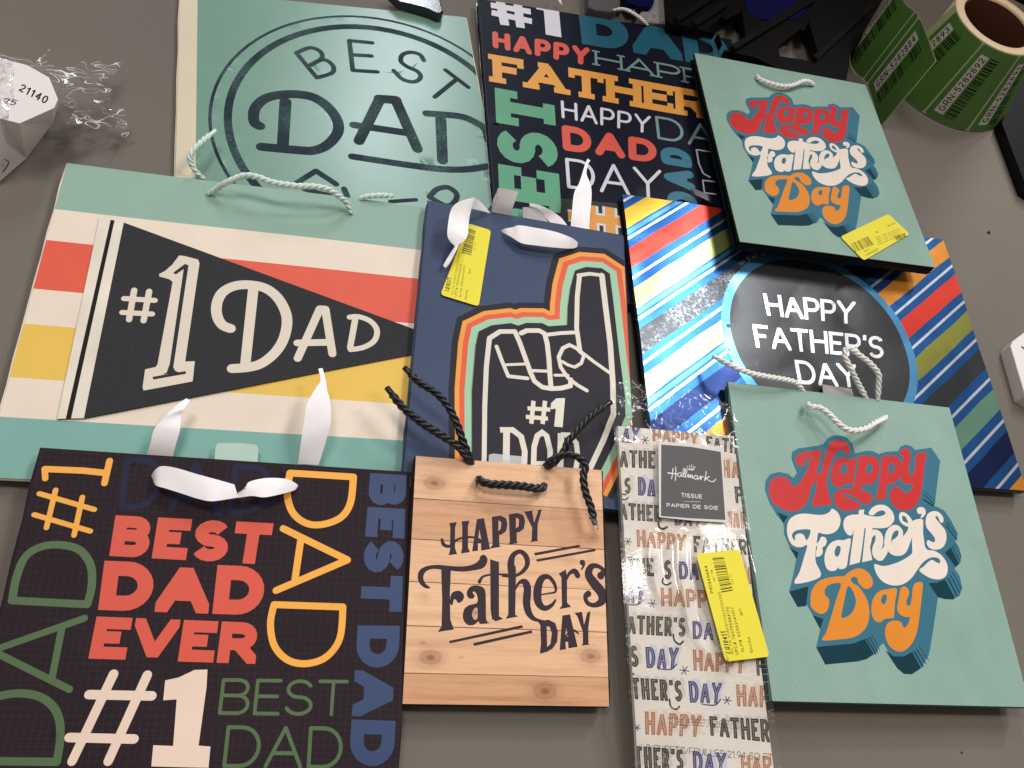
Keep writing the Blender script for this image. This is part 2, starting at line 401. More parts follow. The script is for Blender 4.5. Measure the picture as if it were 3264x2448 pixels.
        for k, (m, ps, hs) in enumerate(s.layers):
            if ('f', k) not in cur: continue
            a = cur[('f', k)]
            if ('h', k) in cur: a = a & ~cur[('h', k)]
            if m not in mats: mats.append(m)
            mi[a] = mats.index(m)
        faces = [list(fo[i]) for i in np.nonzero(keep)[0]]; ids = [int(v) for v in mi[keep]]
        used = sorted({i for fc in faces for i in fc}); rm = {v: i for i, v in enumerate(used)}
        hf = hf or (lambda x, y: 0.0)
        verts = [(vo[i].x/K, vo[i].y/K, z0+hf(vo[i].x/K, vo[i].y/K)) for i in used]
        faces = [[rm[i] for i in fc] for fc in faces]
        for k, fc in enumerate(faces):
            a, b, c = (verts[i] for i in fc[:3])
            if (b[0]-a[0])*(c[1]-a[1])-(b[1]-a[1])*(c[0]-a[0]) < 0: faces[k] = fc[::-1]
        if thick:                     # skirt round the free border
            ed = {}
            for fc in faces:
                for i in range(len(fc)): ed[(fc[i-1], fc[i])] = 1
            brd = [e for e in ed if (e[1], e[0]) not in ed]
            em = edge or base
            if em not in mats: mats.append(em)
            low = {}
            for e in brd:
                for v in e:
                    if v not in low: low[v] = len(verts); verts.append(verts[v]); verts.append((verts[v][0], verts[v][1], verts[v][2]-thick))
                faces.append([low[e[1]], low[e[0]], low[e[0]]+1, low[e[1]]+1]); ids.append(mats.index(em))
        return mesh_obj(name, verts, faces, mats, parent, True if hf else False, ids)
# ------------------------------------------------------------------ table top
t = NT('table laminate'); b = t.b
col = t.ramp(t.noise(3.0, 3, 0.5), [(0.3, rgb((116, 109, 101))), (0.7, rgb((126, 118, 109)))])
col = t.mix(0.8, col, t.ramp(t.noise(900, 3, 0.7), [(0.25, (0.72,)*3+(1,)), (0.75, (1.0,)*3+(1,))]), 'MULTIPLY')
col = t.mix(t.math('MULTIPLY', t.ramp(t.noise(14, 5, 0.7), [(0.62, (0,)*3+(1,)), (0.8, (1,)*3+(1,))]), 0.25), col, rgb((86, 80, 74)))
t.l(col, b.inputs['Base Color']); b.inputs['Roughness'].default_value = 0.6; b.inputs['Specular IOR Level'].default_value = 0.12
t.bump(t.noise(1400, 2), 0.15, 0.0001)
tv = [(-1.5, -1.0, 0), (1.6, -1.0, 0), (1.6, 1.7, 0), (-1.5, 1.7, 0), (-1.5, -1.0, -.03), (1.6, -1.0, -.03), (1.6, 1.7, -.03), (-1.5, 1.7, -.03)]
tag(mesh_obj('table_top', tv, [(0,1,2,3), (7,6,5,4), (0,4,5,1), (1,5,6,2), (2,6,7,3), (3,7,4,0)], t.m), kind='structure')
# ------------------------------------------------------------------ cords, ribbons, bag bodies
def rope_mesh(pts, r, pitch, strands=2, seg=6, step=0.0012):
    P = catmull([tuple(p) for p in pts], False, 10); P = [Vector(p) for p in P]
    Q = [P[0]]; acc = 0
    for a, b in zip(P, P[1:]):
        d = (b-a).length
        while acc + d >= step:
            k = (step-acc)/d; a = a+(b-a)*k; Q.append(a.copy()); d = (b-a).length; acc = 0
        acc += d
    V = []; F = []
    n = len(Q); up = Vector((0, 0, 1)); s = 0
    fr = []
    for i in range(n):
        tg = (Q[min(n-1, i+1)]-Q[max(0, i-1)]).normalized(); sd = tg.cross(up)
        sd = sd.normalized() if sd.length > 1e-6 else Vector((1, 0, 0)); fr.append((sd, sd.cross(tg)))
    for k in range(strands):
        o = len(V)
        for i in range(n):
            a = 2*math.pi*(i*step/pitch + k/strands); e = 1.0 if strands > 1 else 0
            f = 1.0 if 3 < i < n-4 else 0.75
            c = Q[i] + (fr[i][0]*math.cos(a)+fr[i][1]*math.sin(a))*r*0.5*e*f
            rr = r*(0.58 if strands > 1 else 1)*f
            for j in range(seg):
                b2 = 2*math.pi*j/seg; V.append(c+(fr[i][0]*math.cos(b2)+fr[i][1]*math.sin(b2))*rr)
        for i in range(n-1):
            for j in range(seg):
                a0 = o+i*seg+j; a1 = o+i*seg+(j+1) % seg; F.append((a0, a1, a1+seg, a0+seg))
        F.append(tuple(o+j for j in range(seg))[::-1]); F.append(tuple(o+(n-1)*seg+j for j in range(seg)))
    return V, F
def local(parent, V):
    Mi = parent.matrix_world.inverted(); return [Mi @ Vector(v) for v in V]
def cord(parent, f, pts, zs, r, mat, pitch=0.009, tips=(), tipmat=None, strands=3, name='cord_handle', label=None):
    """pts measured in frame f, zs = heights over the table"""
    if not isinstance(zs, (list, tuple)): zs = [zs]*len(pts)
    wp = [W(p, z, f) for p, z in zip(pts, zs)]
    V, F = rope_mesh(wp, r, pitch*1.6, strands); o = mesh_obj(name, local(parent, V), F, mat, parent, True)
    if label: o['label'] = label
    for e in tips:
        a, b = (wp[0], wp[1]) if e == 0 else (wp[-1], wp[-2])
        d = (b-a).normalized(); V, F = rope_mesh([a-d*0.002, a+d*0.004, a+d*0.009], r*1.0, 0.01, 1, 10, 0.002)
        c = mesh_obj('plastic_tip', local(parent, V), F, tipmat or mat, o, True)
    return o
def ribbon(parent, f, rows, mat, name='ribbon_handle', n=6, th=0.0003):
    """rows: (left point, right point, height left, height right)"""
    raw = []
    for r in rows:
        a, b2 = W(r[0], r[2], f), W(r[1], r[3], f); raw.append(tuple(a)+tuple(b2))
    rs = catmull(raw, False, n); V = []; F = []; m = 6; sd = rs[0][0]*50
    for side in (0, 1):
        for i, r in enumerate(rs):
            a, b2 = Vector(r[:3]), Vector(r[3:]); wdt = (a-b2).length
            for j in range(m+1):
                q = a.lerp(b2, j/m); e = min(1, wdt/.008)
                q.z += 0.0003*e*math.sin(math.pi*j/m) + 0.00025*noise.noise(Vector((q.x*90, q.y*90, sd))) + 0.0005*(1-e)*math.sin(j*3.1)
                q.z -= th*side; V.append(q)
    N1_ = len(rs)*(m+1)
    for i in range(len(rs)-1):
        for j in range(m):
            k = i*(m+1)+j; F.append((k, k+1, k+m+2, k+m+1)); F.append((k+N1_+m+1, k+N1_+m+2, k+N1_+1, k+N1_))
    o0 = len(V)
    for e in (0, m):
        for i in range(len(rs)): V.append(V[i*(m+1)+e].copy()); V.append(V[N1_+i*(m+1)+e].copy())
    for e in (0, 1):
        for i in range(len(rs)-1): k = o0+e*2*len(rs)+2*i; F.append((k, k+1, k+3, k+2) if e else (k+2, k+3, k+1, k))
    return mesh_obj(name, local(parent, V), F, mat, parent, True)
def flat(parent, name, sheet, f, pts, mat, th=0.0004, dz=0.0008, smooth=False, hf=None):
    """thin card or film cut to an outline, lying dz over the sheet"""
    q = sheet.L(pts, f)
    if smooth: q = catmull(q, True, 5)
    if parea(q) > 0: q = q[::-1]
    q = q[::-1]; n = len(q); V = [(x, y, dz+th) for x, y in q]+[(x, y, dz) for x, y in q]
    F = [tuple(range(n)), tuple(range(2*n-1, n-1, -1))]+[(i, n+i, n+(i+1) % n, (i+1) % n) for i in range(n)]
    return mesh_obj(name, V, F, mat, parent)
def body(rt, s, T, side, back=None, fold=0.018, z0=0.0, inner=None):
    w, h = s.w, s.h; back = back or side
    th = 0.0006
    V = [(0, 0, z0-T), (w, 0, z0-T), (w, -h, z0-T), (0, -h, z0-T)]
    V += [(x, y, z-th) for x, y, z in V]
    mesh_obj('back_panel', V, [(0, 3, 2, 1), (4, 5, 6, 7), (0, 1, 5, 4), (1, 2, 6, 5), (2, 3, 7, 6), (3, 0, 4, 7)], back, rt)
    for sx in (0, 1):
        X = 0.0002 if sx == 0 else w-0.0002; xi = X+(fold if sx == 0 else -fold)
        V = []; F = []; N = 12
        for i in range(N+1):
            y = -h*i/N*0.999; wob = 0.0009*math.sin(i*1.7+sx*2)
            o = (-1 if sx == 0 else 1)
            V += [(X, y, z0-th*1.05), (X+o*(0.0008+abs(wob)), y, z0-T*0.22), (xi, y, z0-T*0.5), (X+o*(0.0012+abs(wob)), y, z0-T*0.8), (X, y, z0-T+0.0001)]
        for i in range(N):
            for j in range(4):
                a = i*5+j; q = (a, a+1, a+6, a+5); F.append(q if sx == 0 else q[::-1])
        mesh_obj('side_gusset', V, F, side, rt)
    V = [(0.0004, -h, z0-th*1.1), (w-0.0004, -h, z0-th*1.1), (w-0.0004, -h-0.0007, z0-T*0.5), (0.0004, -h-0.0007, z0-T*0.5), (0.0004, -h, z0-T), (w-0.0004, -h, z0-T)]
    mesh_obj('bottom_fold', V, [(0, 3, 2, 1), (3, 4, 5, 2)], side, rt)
def wavy(amp, sc, seed):
    return lambda x, y: amp*noise.noise(Vector((x*sc, y*sc, seed)))
def bag(name, s, base, side, label, T=0.006, amp=0.0006, sc=14, seed=1.0, back=None, cat='gift bag', group=None, cell=0.012, cuts=()):
    rt = root(name, s.M, label, cat, group)
    s.build('front_panel', base, rt, cell=cell, hf=wavy(amp, sc, seed) if amp else None, thick=0.0005, edge=MATS.get('paper edge'), cuts=cuts)
    body(rt, s, T, side, back)
    return rt
paper('paper edge', (225, 215, 200)); satin = NT('white satin ribbon')
satin.b.inputs['Base Color'].default_value = rgb((252, 247, 249)); satin.b.inputs['Roughness'].default_value = 0.42
satin.b.inputs['Sheen Weight'].default_value = 0.3; satin.bump(satin.noise(900, 2), 0.1, 0.0002); satin = satin.m
def cordmat(name, c, rough=0.45):
    t = NT(name); t.b.inputs['Roughness'].default_value = rough
    c2 = t.ramp(t.noise(700, 3), [(0.3, rgb(c, 0.88)), (0.7, rgb(c))]); t.l(c2, t.b.inputs['Base Color']); t.bump(t.noise(2500, 2), 0.3, 0.0002); return t.m
rope_white = cordmat('white twisted cord', (244, 242, 238)); rope_mint = cordmat('pale mint cord', (222, 238, 230)); rope_black = cordmat('black cord', (26, 26, 32), 0.4)
tip_clear = film('clear tip', 0.1, 0.15); tip_black = paper('black plastic tip', (22, 20, 26), 0.2, 0.6)
tag_film = film('frosted hang tab', 0.35, 0.45)
tag_gray = paper('grey hang tab', (176, 172, 170), 0.4)
tag_mint = paper('pale mint hang tab', (176, 205, 190), 0.4)
# ================================================================== mint bag with the round stamp (lowest, back left)
s = Sheet(fp('A', (1155, 0)), fp('B', (1040, 95)), fp('A', (985, 1105)), (.006,)*3)
X0 = Sheet((574.4, -30), (1540, 60), (489.8, 549.5), (.006, .006, .006), w=0.33)
s = X0; s.h = 0.40; s.w = s.loc((1530, 300))[0]
ink = paper('stamp ink', (36, 50, 58), 0.5, kind='worn', c2=(96, 130, 124)); mint = paper('matte mint print', (116, 154, 138), 0.30, 0.5, 0.04)
creamy = paper('cream border', (218, 204, 180), 0.5)
vtop = s.loc((900+60, 20))[1]; vt = s.loc(fp('B', (900, 92)))[1]; ul = s.loc(fp('A', (1260, 550)))[0]
s.add(mint, [[(ul, vt), (s.w, vt), (s.w, -s.h+0.012), (ul, -s.h+0.012)]])
def circ(pts):
    n = len(pts); A = [[0.0]*3 for _ in range(3)]; B = [0.0]*3
    for x, y in pts:
        r = (x, y, 1); q = x*x+y*y
        for i in range(3):
            B[i] += r[i]*q
            for j in range(3): A[i][j] += r[i]*r[j]
    v = Matrix(A).inverted() @ Vector(B); cx, cy = v[0]/2, v[1]/2; return cx, cy, math.sqrt(v[2]+cx*cx+cy*cy)
ring = [s.loc(p, f) for p, f in (((1465, 800), 'A'), ((1530, 520), 'A'), ((1850, 245), 'A'), ((200, 163), 'B'), ((700, 262), 'B'), ((1050, 470), 'B'), ((1560, 1095), 'A'))]
thin = [s.loc(p, f) for p, f in (((1356, 780), 'A'), ((1430, 500), 'A'), ((1850, 160), 'A'), ((200, 92), 'B'), ((700, 190), 'B'), ((1050, 395), 'B'), ((1450, 1140), 'A'))]
cx, cy, r = circ(ring); c2x, c2y, r2 = circ(thin)
for a, b2, rr, ww in ((cx, cy, r, 0.0062), (c2x, c2y, r2, 0.0026)):
    s.add(ink, stroke_polys([(a+rr*math.cos(t2*math.pi/36), b2+rr*math.sin(t2*math.pi/36)) for t2 in range(72)], ww, closed=True))
for f, pts, ww in (('A', [(1900,340),(2030,497)], 27), ('A', [(1900,340),(1985,306),(2050,328),(2062,372),(1990,418)], 27), ('A', [(1985,418),(2070,382),(2130,415),(2130,465),(2030,498)], 27),
    ('B', [(375,274),(228,260),(250,450),(408,460)], 27), ('B', [(236,350),(370,358)], 27),
    ('B', [(705,388),(680,350),(620,335),(568,352),(560,395),(605,430),(665,458),(685,495),(645,524),(570,508),(513,452)], 27),
    ('B', [(845,450),(990,560)], 27), ('B', [(920,505),(775,622)], 27),
    ('A', [(1665,812),(1630,785),(1632,705),(1690,640),(1780,612),(1900,605),(2010,625),(2100,685),(2160,770),(2165,850),(2100,930),(2010,968),(1900,965),(1675,945)], 62),
    ('A', [(1830,655),(1812,950)], 66), ('B', [(290,905),(425,632)], 62), ('B', [(420,632),(528,640)], 62), ('B', [(525,640),(665,952)], 62), ('B', [(256,802),(610,852)], 50),
    ('B', [(722,726),(850,735),(960,750),(1050,790),(1100,830),(1120,900)], 46), ('B', [(815,765),(826,1025)], 62),
    ('B', [(245,1005),(500,1042),(800,1080),(980,1083),(1110,1065)], 46),
    ('A', [(1900,1175),(2025,1098),(2155,1182)], 36), ('B', [(195,1212),(215,1260)], 36), ('B', [(490,1292),(655,1280)], 27),
    ('B', [(742,1262),(790,1212),(860,1200),(915,1240),(905,1290),(850,1318),(742,1262)], 34), ('B', [(850,1318),(900,1400)], 34), ('A', [(1950,1215),(2130,1255)], 30)):
    s.stroke(ink, pts, ww, f, smooth=len(pts) > 4 and pts[0][0] != 375)
B1 = bag('gift_bag', s, creamy, creamy, 'pale mint bag with a large round dark stamp and cream borders, at the back left', T=0.005, amp=0.0009, sc=9, seed=3)
# ================================================================== dark word bag (back middle)
s = Sheet((1524.6, -4), (2300, 119), (1547, 646), (.011,)*3); s.h = 0.33; s.w = s.loc(fp('R', (2290, 330)))[0]; N1s = s
navy = paper('navy black print', (22, 24, 38), 0.42, 0.2, 0.12); teal = paper('deep teal print', (32, 92, 112), 0.4); brick = paper('brick red print', (214, 82, 62), 0.45)
gold = paper('gold ochre print', (226, 156, 64), 0.45); leaf = paper('leaf green print', (88, 156, 120), 0.45); chalk = paper('chalk white print', (214, 212, 220), 0.45); sea = paper('sea grey print', (116, 148, 144), 0.45)
bl2 = paper('petrol print', (38, 112, 134), 0.45)
for pts, ww in (([(178,45),(530,105)], 58), ([(185,110),(540,190)], 58), ([(248,-60),(302,222)], 68), ([(405,-50),(440,245)], 64)): s.stroke(chalk, pts, ww, 'R', cap='flat')
s.poly(chalk, [(568,45),(625,48),(650,35),(735,38),(775,60),(800,332),(662,306),(645,95),(580,82)], 'R')
def wd(t2, q, w2, m, **k): s.word(m, t2, q, w2, k.pop('f', 'R'), **k)
wd('DAD', [(948,85),(2245,300),(2300,610),(982,388)], .33, teal, gap=.12)
wd('HAPPY', [(190,272),(1050,425),(1045,585),(196,420)], .23, brick, cap='round')
wd('HAPPY', [(1090,446),(2330,672),(2350,812),(1096,575)], .12, sea, slab=True)
wd("FATHER'S", [(188,478),(2470,878),(2480,1120),(198,722)], .235, gold, slab=True, gap=.12)
wd('EST', [(255,1750),(212,772),(735,868),(800,1832)], .25, leaf, slab=True, gap=.14)
wd('B', [(270,2150),(257,1800),(800,1880),(820,2240)], .25, leaf, slab=True)
wd('HAPPY', [(793,884),(1590,1022),(1582,1180),(803,1040)], .125, chalk, cap='round')
wd('DAY', [(1625,1018),(2420,1150),(2430,1370),(1648,1222)], .095, sea, cap='round')
wd('DAD', [(800,1098),(1638,1238),(1640,1440),(815,1322)], .26, brick, cap='round')
wd('DAY', [(832,1388),(1680,1500),(1690,1760),(852,1655)], .095, chalk, cap='round')
wd('DAD', [(1745,1846),(1662,1275),(1935,1330),(2012,1880)], .30, bl2, cap='round')
for pts in ([(2150,1345),(1990,1320),(2012,1445),(2050,1530),(2110,1562)], [(2150,1602),(2045,1590),(2062,1700),(2160,1712)]): s.stroke(chalk, pts, 13, 'R', smooth=False)
s.poly(paper('grey green print', (58, 64, 62), 0.45), [(800,640),(1290,685),(1340,960),(1100,1100),(780,1000)], 'S')
for m2, k in ((chalk, 118), (gold, 78)):
    for pts in ([(860,790),(1320,850)], [(1060,700),(1075,960)], [(1225,720),(1240,1000)]): s.stroke(m2, pts, k, 'S', cap='flat')
N1 = bag('gift_bag', s, navy, paper('navy gloss side', (20, 22, 36), 0.25, 0.6), 'tall black bag printed all over with words, behind the navy bag', T=0.006, amp=0.0008, sc=9, seed=5)
cord(N1, 'R', [(745,-40),(790,20),(802,50)], [.012,.016,.0125], .0016, rope_white, .006)
cord(N1, 'R', [(1255,90),(1330,80),(1400,98),(1470,140),(1530,190),(1568,225)], [.013,.018,.022,.02,.016,.0125], .0017, rope_white, .006)
# ================================================================== striped pennant bag (left)
s = Sheet((213.8, 519.7), (1430, 670), (0, 1292), (.0125, .0125, .0105)); s.h = -s.loc((20, 1524))[1]; s.w = s.loc(fp('E', (330, 300)))[0]+0.004
mint2 = paper('soft mint stripe', (146, 178, 162), 0.55); aqua = paper('aqua stripe', (126, 176, 166), 0.55); cream = paper('cream paper', (238, 222, 204), 0.55, 0.3, 0.04)
coral = paper('coral red stripe', (228, 92, 68), 0.5); mustard = paper('mustard stripe', (236, 194, 84), 0.5); coal = paper('charcoal felt print', (54, 54, 58), 0.7, 0.2, kind='dusty', c2=(110, 108, 106))
tagc = [((360, -67), mint2), ((315, 132), cream), ((212, 442), coral), ((150, 665), cream), ((58, 1008), mustard), ((0, 1262), cream)]
y = 0
for p, m2 in tagc:
    y2 = s.loc(p, 'D')[1]; s.add(m2, [[(0, y), (s.w, y), (s.w, y2), (0, y2)]]); y = y2
s.add(aqua, [[(0, y), (s.w, y), (s.w, -s.h), (0, -s.h)]])
D1 = bag('gift_bag', s, cream, cream, 'white, teal, red and yellow banded bag with a charcoal #1 DAD pennant', T=0.004, amp=0.0005, sc=8, seed=9)
# raised pennant cut-out
pn = Sheet((213.8, 519.7), (1430, 670), (0, 1292), (.0125, .0125, .0105)); pn.w = s.w
bone = paper('bone white print', (226, 214, 196), 0.5); felt = paper('off white felt band', (234, 224, 208), 0.8, 0.2, 0.1, kind='dusty', c2=(205, 190, 165)); blk = paper('black band print', (40, 36, 36), 0.7)
tipu, tipl = (2670+250, 700+40), (2670, 850)
def full(f, p): return fp(f, p)
up = full('D', (795, 25)); lo = full('D', (540, 1278)); tu = (1418, 1088); tl2 = (1418, 1112)
band = [full('D', (640, -8)), up, lo, full('D', (370, 1282))]
pn.poly(felt, band); pn.poly(coal, [up, tu, tl2, lo])
pn.poly(blk, [full('D', (712, 5)), full('D', (738, 5)), full('D', (458, 1282)), full('D', (424, 1282))])
for pts in ([(862,458),(829,648)], [(958,465),(922,655)], [(798,512),(993,524)], [(786,601),(976,611)]): pn.stroke(bone, pts, 36, 'D')
pn.poly(bone, [(1150,236),(1185,240),(1270,262),(1280,285),(1188,915),(1250,913),(1236,1042),(922,1101),(916,1080),(932,965),(1000,950),(1012,930),(1108,405),(1085,388),(1022,370),(1022,355),(1060,335),(1105,295)], 'D')
pn.stroke(coal, [(1120,352),(1196,298),(1092,1000)], [20,24,24], 'D', cap='flat', join='miter'); pn.stroke(coal, [(982,1022),(1192,985)], 20, 'D', cap='flat'); pn.poly(coal, [(1085,940),(1105,940),(1125,975),(1150,985),(1040,1000),(1070,985)], 'D')
pn.stroke(bone, [(1478,704),(1425,680),(1392,620),(1392,540),(1430,470),(1510,430),(1610,425),(1710,450),(1790,520),(1838,630),(1825,750),(1770,850),(1680,925),(1590,952),(1488,960)], 62, 'D', smooth=True)
pn.stroke(bone, [(1624,450),(1572,940)], 60, 'D')
pn.stroke(bone, [(1908,895),(2050,578),(2085,580),(2130,865)], 48, 'D'); pn.stroke(bone, [(1905,796),(2100,792)], 46, 'D')
pn.stroke(bone, [(756,753),(768,686)], 12.5, 'Z'); pn.stroke(bone, [(755,687),(775,686),(800,696),(814,715),(808,738),(785,752),(757,757)], 11.5, 'Z', smooth=True)
o = pn.build('pennant', coal, D1, outline=pn.L([band[0], up, tu, tl2, lo, band[3]]), cell=0.02, z0=0.0012, thick=0.0009)
o['label'] = 'charcoal felt-look pennant with raised bone lettering'
cord(D1, 'A', [(1332,1245),(1385,1215),(1450,1172),(1560,1127),(1650,1135),(1750,1170),(1900,1192),(2010,1195),(2110,1215),(2180,1262),(2222,1300),(2255,1375)], [.013,.018,.026,.032,.034,.034,.034,.034,.032,.026,.02,.013], .0023, rope_mint, .0085)
cord(D1, 'A', [(1310,1145),(1262,1105),(1222,1040),(1225,985),(1285,915),(1372,845)], [.01,.014,.02,.024,.026,.024], .0021, rope_mint, .0085, tips=(1,), tipmat=rope_mint)
cord(D1, 'B', [(270,1292),(330,1262),(430,1252),(512,1255)], [.01,.015,.017,.016], .0021, rope_mint, .0085)
# ================================================================== foam finger bag (middle)
s = Sheet((1365.5, 639), (1985.7, 749.7), (1307, 1495.7), (.022, .021, .020)); s.h = s.h*1.055
navy2 = paper('navy blue paper', (58, 72, 102), 0.6, 0.3, 0.06); char2 = paper('dusty charcoal print', (56, 54, 60), 0.7, 0.25, kind='dusty', c2=(84, 82, 92))
org = paper('orange print', (240, 156, 60), 0.55); red2 = paper('orange red print', (224, 92, 54), 0.55); mint3 = paper('mint outline print', (160, 202, 168), 0.55)
HP = [(600,1760),(612,1500),(612,1100),(636,810),(655,720),(735,682),(860,668),(905,684),(960,666),(1060,668),(1100,688),(1222,680),(1226,560),(1242,440),(1272,330),(1340,308),(1440,316),(1492,350),(1512,500),(1552,850),(1592,1150),(1592,1260),(1540,1400),(1380,1720)]
for ofs, m2 in ((148, char2), (109, org), (80, red2), (47, mint3)): s.stroke(m2, HP, 2*ofs*0.97, 'E', join='miter', cap='flat')
F1s = s
F1 = bag('gift_bag', s, navy2, navy2, 'navy bag with a foam finger hand outlined in orange, red and mint, in the middle', T=0.007, amp=0.0005, sc=8, seed=12)
h = Sheet((1365.5, 639), (1985.7, 749.7), (1307, 1495.7), (.022, .021, .020)); bone2 = paper('worn bone print', (224, 216, 202), 0.6, kind='dusty', c2=(170, 165, 158))
for pts, ww in (([(690,1760),(688,1560),(692,1200),(702,950),(722,765),(790,722),(885,722),(915,790),(955,900),(985,985),(1010,1040),(1060,1078),(1115,1088),(1180,1085),(1240,1070),(1243,1030)], 30),
    ([(768,818),(800,905),(842,1008),(965,1022)], 24), ([(830,935),(950,930)], 18), ([(925,733),(960,716),(1040,716),(1075,735),(1092,800),(1103,900),(1110,1010),(1116,1082)], 30), ([(985,972),(1095,976)], 20),
    ([(1095,742),(1180,732),(1262,728)], 24), ([(1140,1002),(1225,1002)], 18),
    ([(1320,868),(1280,830),(1235,808),(1192,828),(1165,885),(1178,950),(1225,1020),(1285,1065),(1345,1100)], 24), ([(1325,880),(1310,925),(1268,950),(1222,935),(1190,915)], 20), ([(1300,845),(1390,915),(1500,992)], 22),
    ([(1298,372),(1284,500),(1280,700),(1302,850)], 28), ([(1292,362),(1365,352),(1442,362)], 24), ([(1442,362),(1465,560),(1495,800),(1512,1050),(1516,1250),(1450,1420),(1290,1760)], 34)):
    h.stroke(bone2, pts, ww, 'E', smooth=False)
for pts in ([(1004,1166),(990,1312)], [(1078,1166),(1062,1314)], [(966,1214),(1110,1222)], [(955,1268),(1096,1280)]): h.stroke(bone2, pts, 27, 'E', cap='flat')
h.poly(bone2, [(1150,1150),(1206,1148),(1190,1335),(1136,1330),(1147,1216),(1112,1220),(1117,1180)], 'E')
for pts, ww in (([(832,1345),(828,1640)], 42), ([(790,1352),(870,1352),(925,1395),(948,1490),(940,1680)], 36), ([(1000,1680),(1008,1460),(1028,1390),(1060,1368),(1088,1390),(1110,1480),(1112,1680)], 34), ([(1000,1565),(1112,1565)], 26), ([(1180,1375),(1172,1690)], 40), ([(1180,1382),(1235,1385),(1278,1435),(1288,1530),(1260,1680)], 32)):
    h.stroke(bone2, pts, ww, 'E', cap='flat', join='miter')
o = h.build('foam_finger_cutout', char2, F1, outline=[p for p in h.L([(a, min(b2, 1730)) for a, b2 in HP], 'E')], cell=0.02, z0=0.0011, thick=0.0008)
o['label'] = 'raised dark hand cut-out lettered #1 DAD'
ribbon(F1, 'U', [((878,490),(882,512),.022,.022), ((930,472),(925,535),.026,.025), ((1010,458),(1000,575),.029,.027), ((1090,436),(1125,648),.032,.028), ((1300,468),(1300,672),.034,.029), ((1500,508),(1480,694),.034,.029), ((1680,572),(1640,706),.032,.028), ((1745,608),(1725,704),.027,.025), ((1778,640),(1768,690),.022,.022)], satin)
ribbon(F1, 'U', [((745,286),(738,292),.024,.024), ((640,165),(640,262),.034,.03), ((562,106),(528,240),.045,.040)], satin)
ribbon(F1, 'U', [((562,106),(528,240),.045,.040), ((430,140),(505,330),.045,.038), ((322,200),(492,440),.043,.036), ((272,300),(486,520),.04,.036), ((246,470),(472,575),.038,.036), ((246,560),(440,620),.036,.035), ((280,630),(385,655),.034,.034), ((328,680),(368,692),.033,.033), ((300,730),(335,760),.031,.032), ((225,850),(270,880),.028,.028), ((192,910),(222,935),.026,.026)], satin)
ribbon(F1, 'U', [((760,286),(985,328),.02,.02), ((790,150),(1015,220),.03,.028), ((840,-5),(1078,40),.04,.038)], satin)
ribbon(F1, 'U', [((780,130),(760,286),.03,.02), ((845,0),(838,40),.04,.04)], satin)
ribbon(F1, 'S', [((882,905),(1045,925),.02,.02), ((890,800),(1052,800),.024,.024), ((905,640),(1066,640),.028,.028), ((920,575),(1064,560),.03,.03), ((955,510),(1050,500),.031,.031), ((985,420),(1022,425),.032,.032), ((1010,340),(1035,345),.032,.032), ((1030,292),(1056,308),.03,.03)], satin)
ribbon(F1, 'S', [((460,720),(462,826),.016,.016), ((530,722),(530,838),.018,.017), ((640,730),(640,855),.018,.017), ((680,745),(740,875),.018,.016)], tag_gray, name='hang_tab')
ribbon(F1, 'S', [((520,685),(520,712),.02,.019), ((620,705),(610,740),.023,.021), ((720,755),(650,800),.023,.018), ((800,815),(720,868),.021,.018), ((858,890),(800,890),.018,.018)], satin)
# ================================================================== foil striped bag (right)
s = Sheet((1984, 619), (2992, 763), (2065, 1346), (.017, .014, .015)); s.h = -s.loc((3150, 1557))[1]; s.w = s.loc((3070, 960))[0]; Ss = s
def foil(name, c, kind='plain', c2=None, metal=0.75, rough=0.29):
    m = paper(name, c, rough, 0.5, 0.06, kind, metal, c2); nt = m.node_tree; n = nt.nodes
    bp = [x for x in n if x.type == 'BUMP'][0]; tc = [x for x in n if x.type == 'TEX_COORD'][0]
    nz = n.new('ShaderNodeTexNoise'); nz.inputs['Scale'].default_value = 30; nz.inputs['Detail'].default_value = 3; nz.inputs['Distortion'].default_value = 0.6
    nt.links.new(tc.outputs['Object'], nz.inputs['Vector']); b2 = n.new('ShaderNodeBump'); b2.inputs['Strength'].default_value = 0.10; b2.inputs['Distance'].default_value = 0.0022
    nt.links.new(nz.outputs['Fac'], b2.inputs['Height']); nt.links.new(b2.outputs[0], bp.inputs['Normal'])
    return m
f_blue = foil('blue foil', (44, 96, 160), metal=0.88); f_dk = foil('dark blue foil', (30, 46, 90), metal=.85); f_sky = foil('sky blue foil', (90, 158, 206)); f_white = foil('silver line foil', (220, 226, 236), metal=0.85)
f_yel = foil('yellow foil', (244, 196, 70), metal=0.6); f_red = foil('red foil', (232, 66, 50), metal=0.55); f_lime = foil('lime foil', (196, 206, 130), metal=0.8); f_olv = foil('olive foil', (150, 150, 70), metal=0.75)
f_or = foil('orange foil', (232, 150, 52), metal=0.6); f_gr = foil('sea green foil', (106, 150, 128), metal=0.6); f_blk = foil('charcoal foil', (34, 36, 42), metal=0.2, rough=.3); f_spk = foil('sponged charcoal foil', (44, 46, 54), 'speckle', (200, 214, 224), metal=0.3)
dv = Vector((math.cos(math.radians(38.1)), math.sin(math.radians(38.1)))); nv = Vector((dv.y, -dv.x))
def tt(f, p): return Vector(s.loc(p, f)).dot(nv)
def band(m, t0, t1, rough=0.0, seed=0, half=0):
    """stripe between two offsets, with the hand-cut wobble of the print"""
    a, b = min(t0, t1), max(t0, t1); n = 46; up, lo = [], []
    for i in range(n+1):
        L = -0.5+1.0*i/n; e1 = rough*noise.noise(Vector((L*260, seed, 0))); e2 = rough*noise.noise(Vector((L*260, seed+9, 0)))
        up.append(tuple(dv*L+nv*(a+e1))); lo.append(tuple(dv*L+nv*(b+e2)))
    s.add(m, [up+lo[::-1]])
per = 0.0304; t0 = 0.0362
band(f_blue, -1, 1)
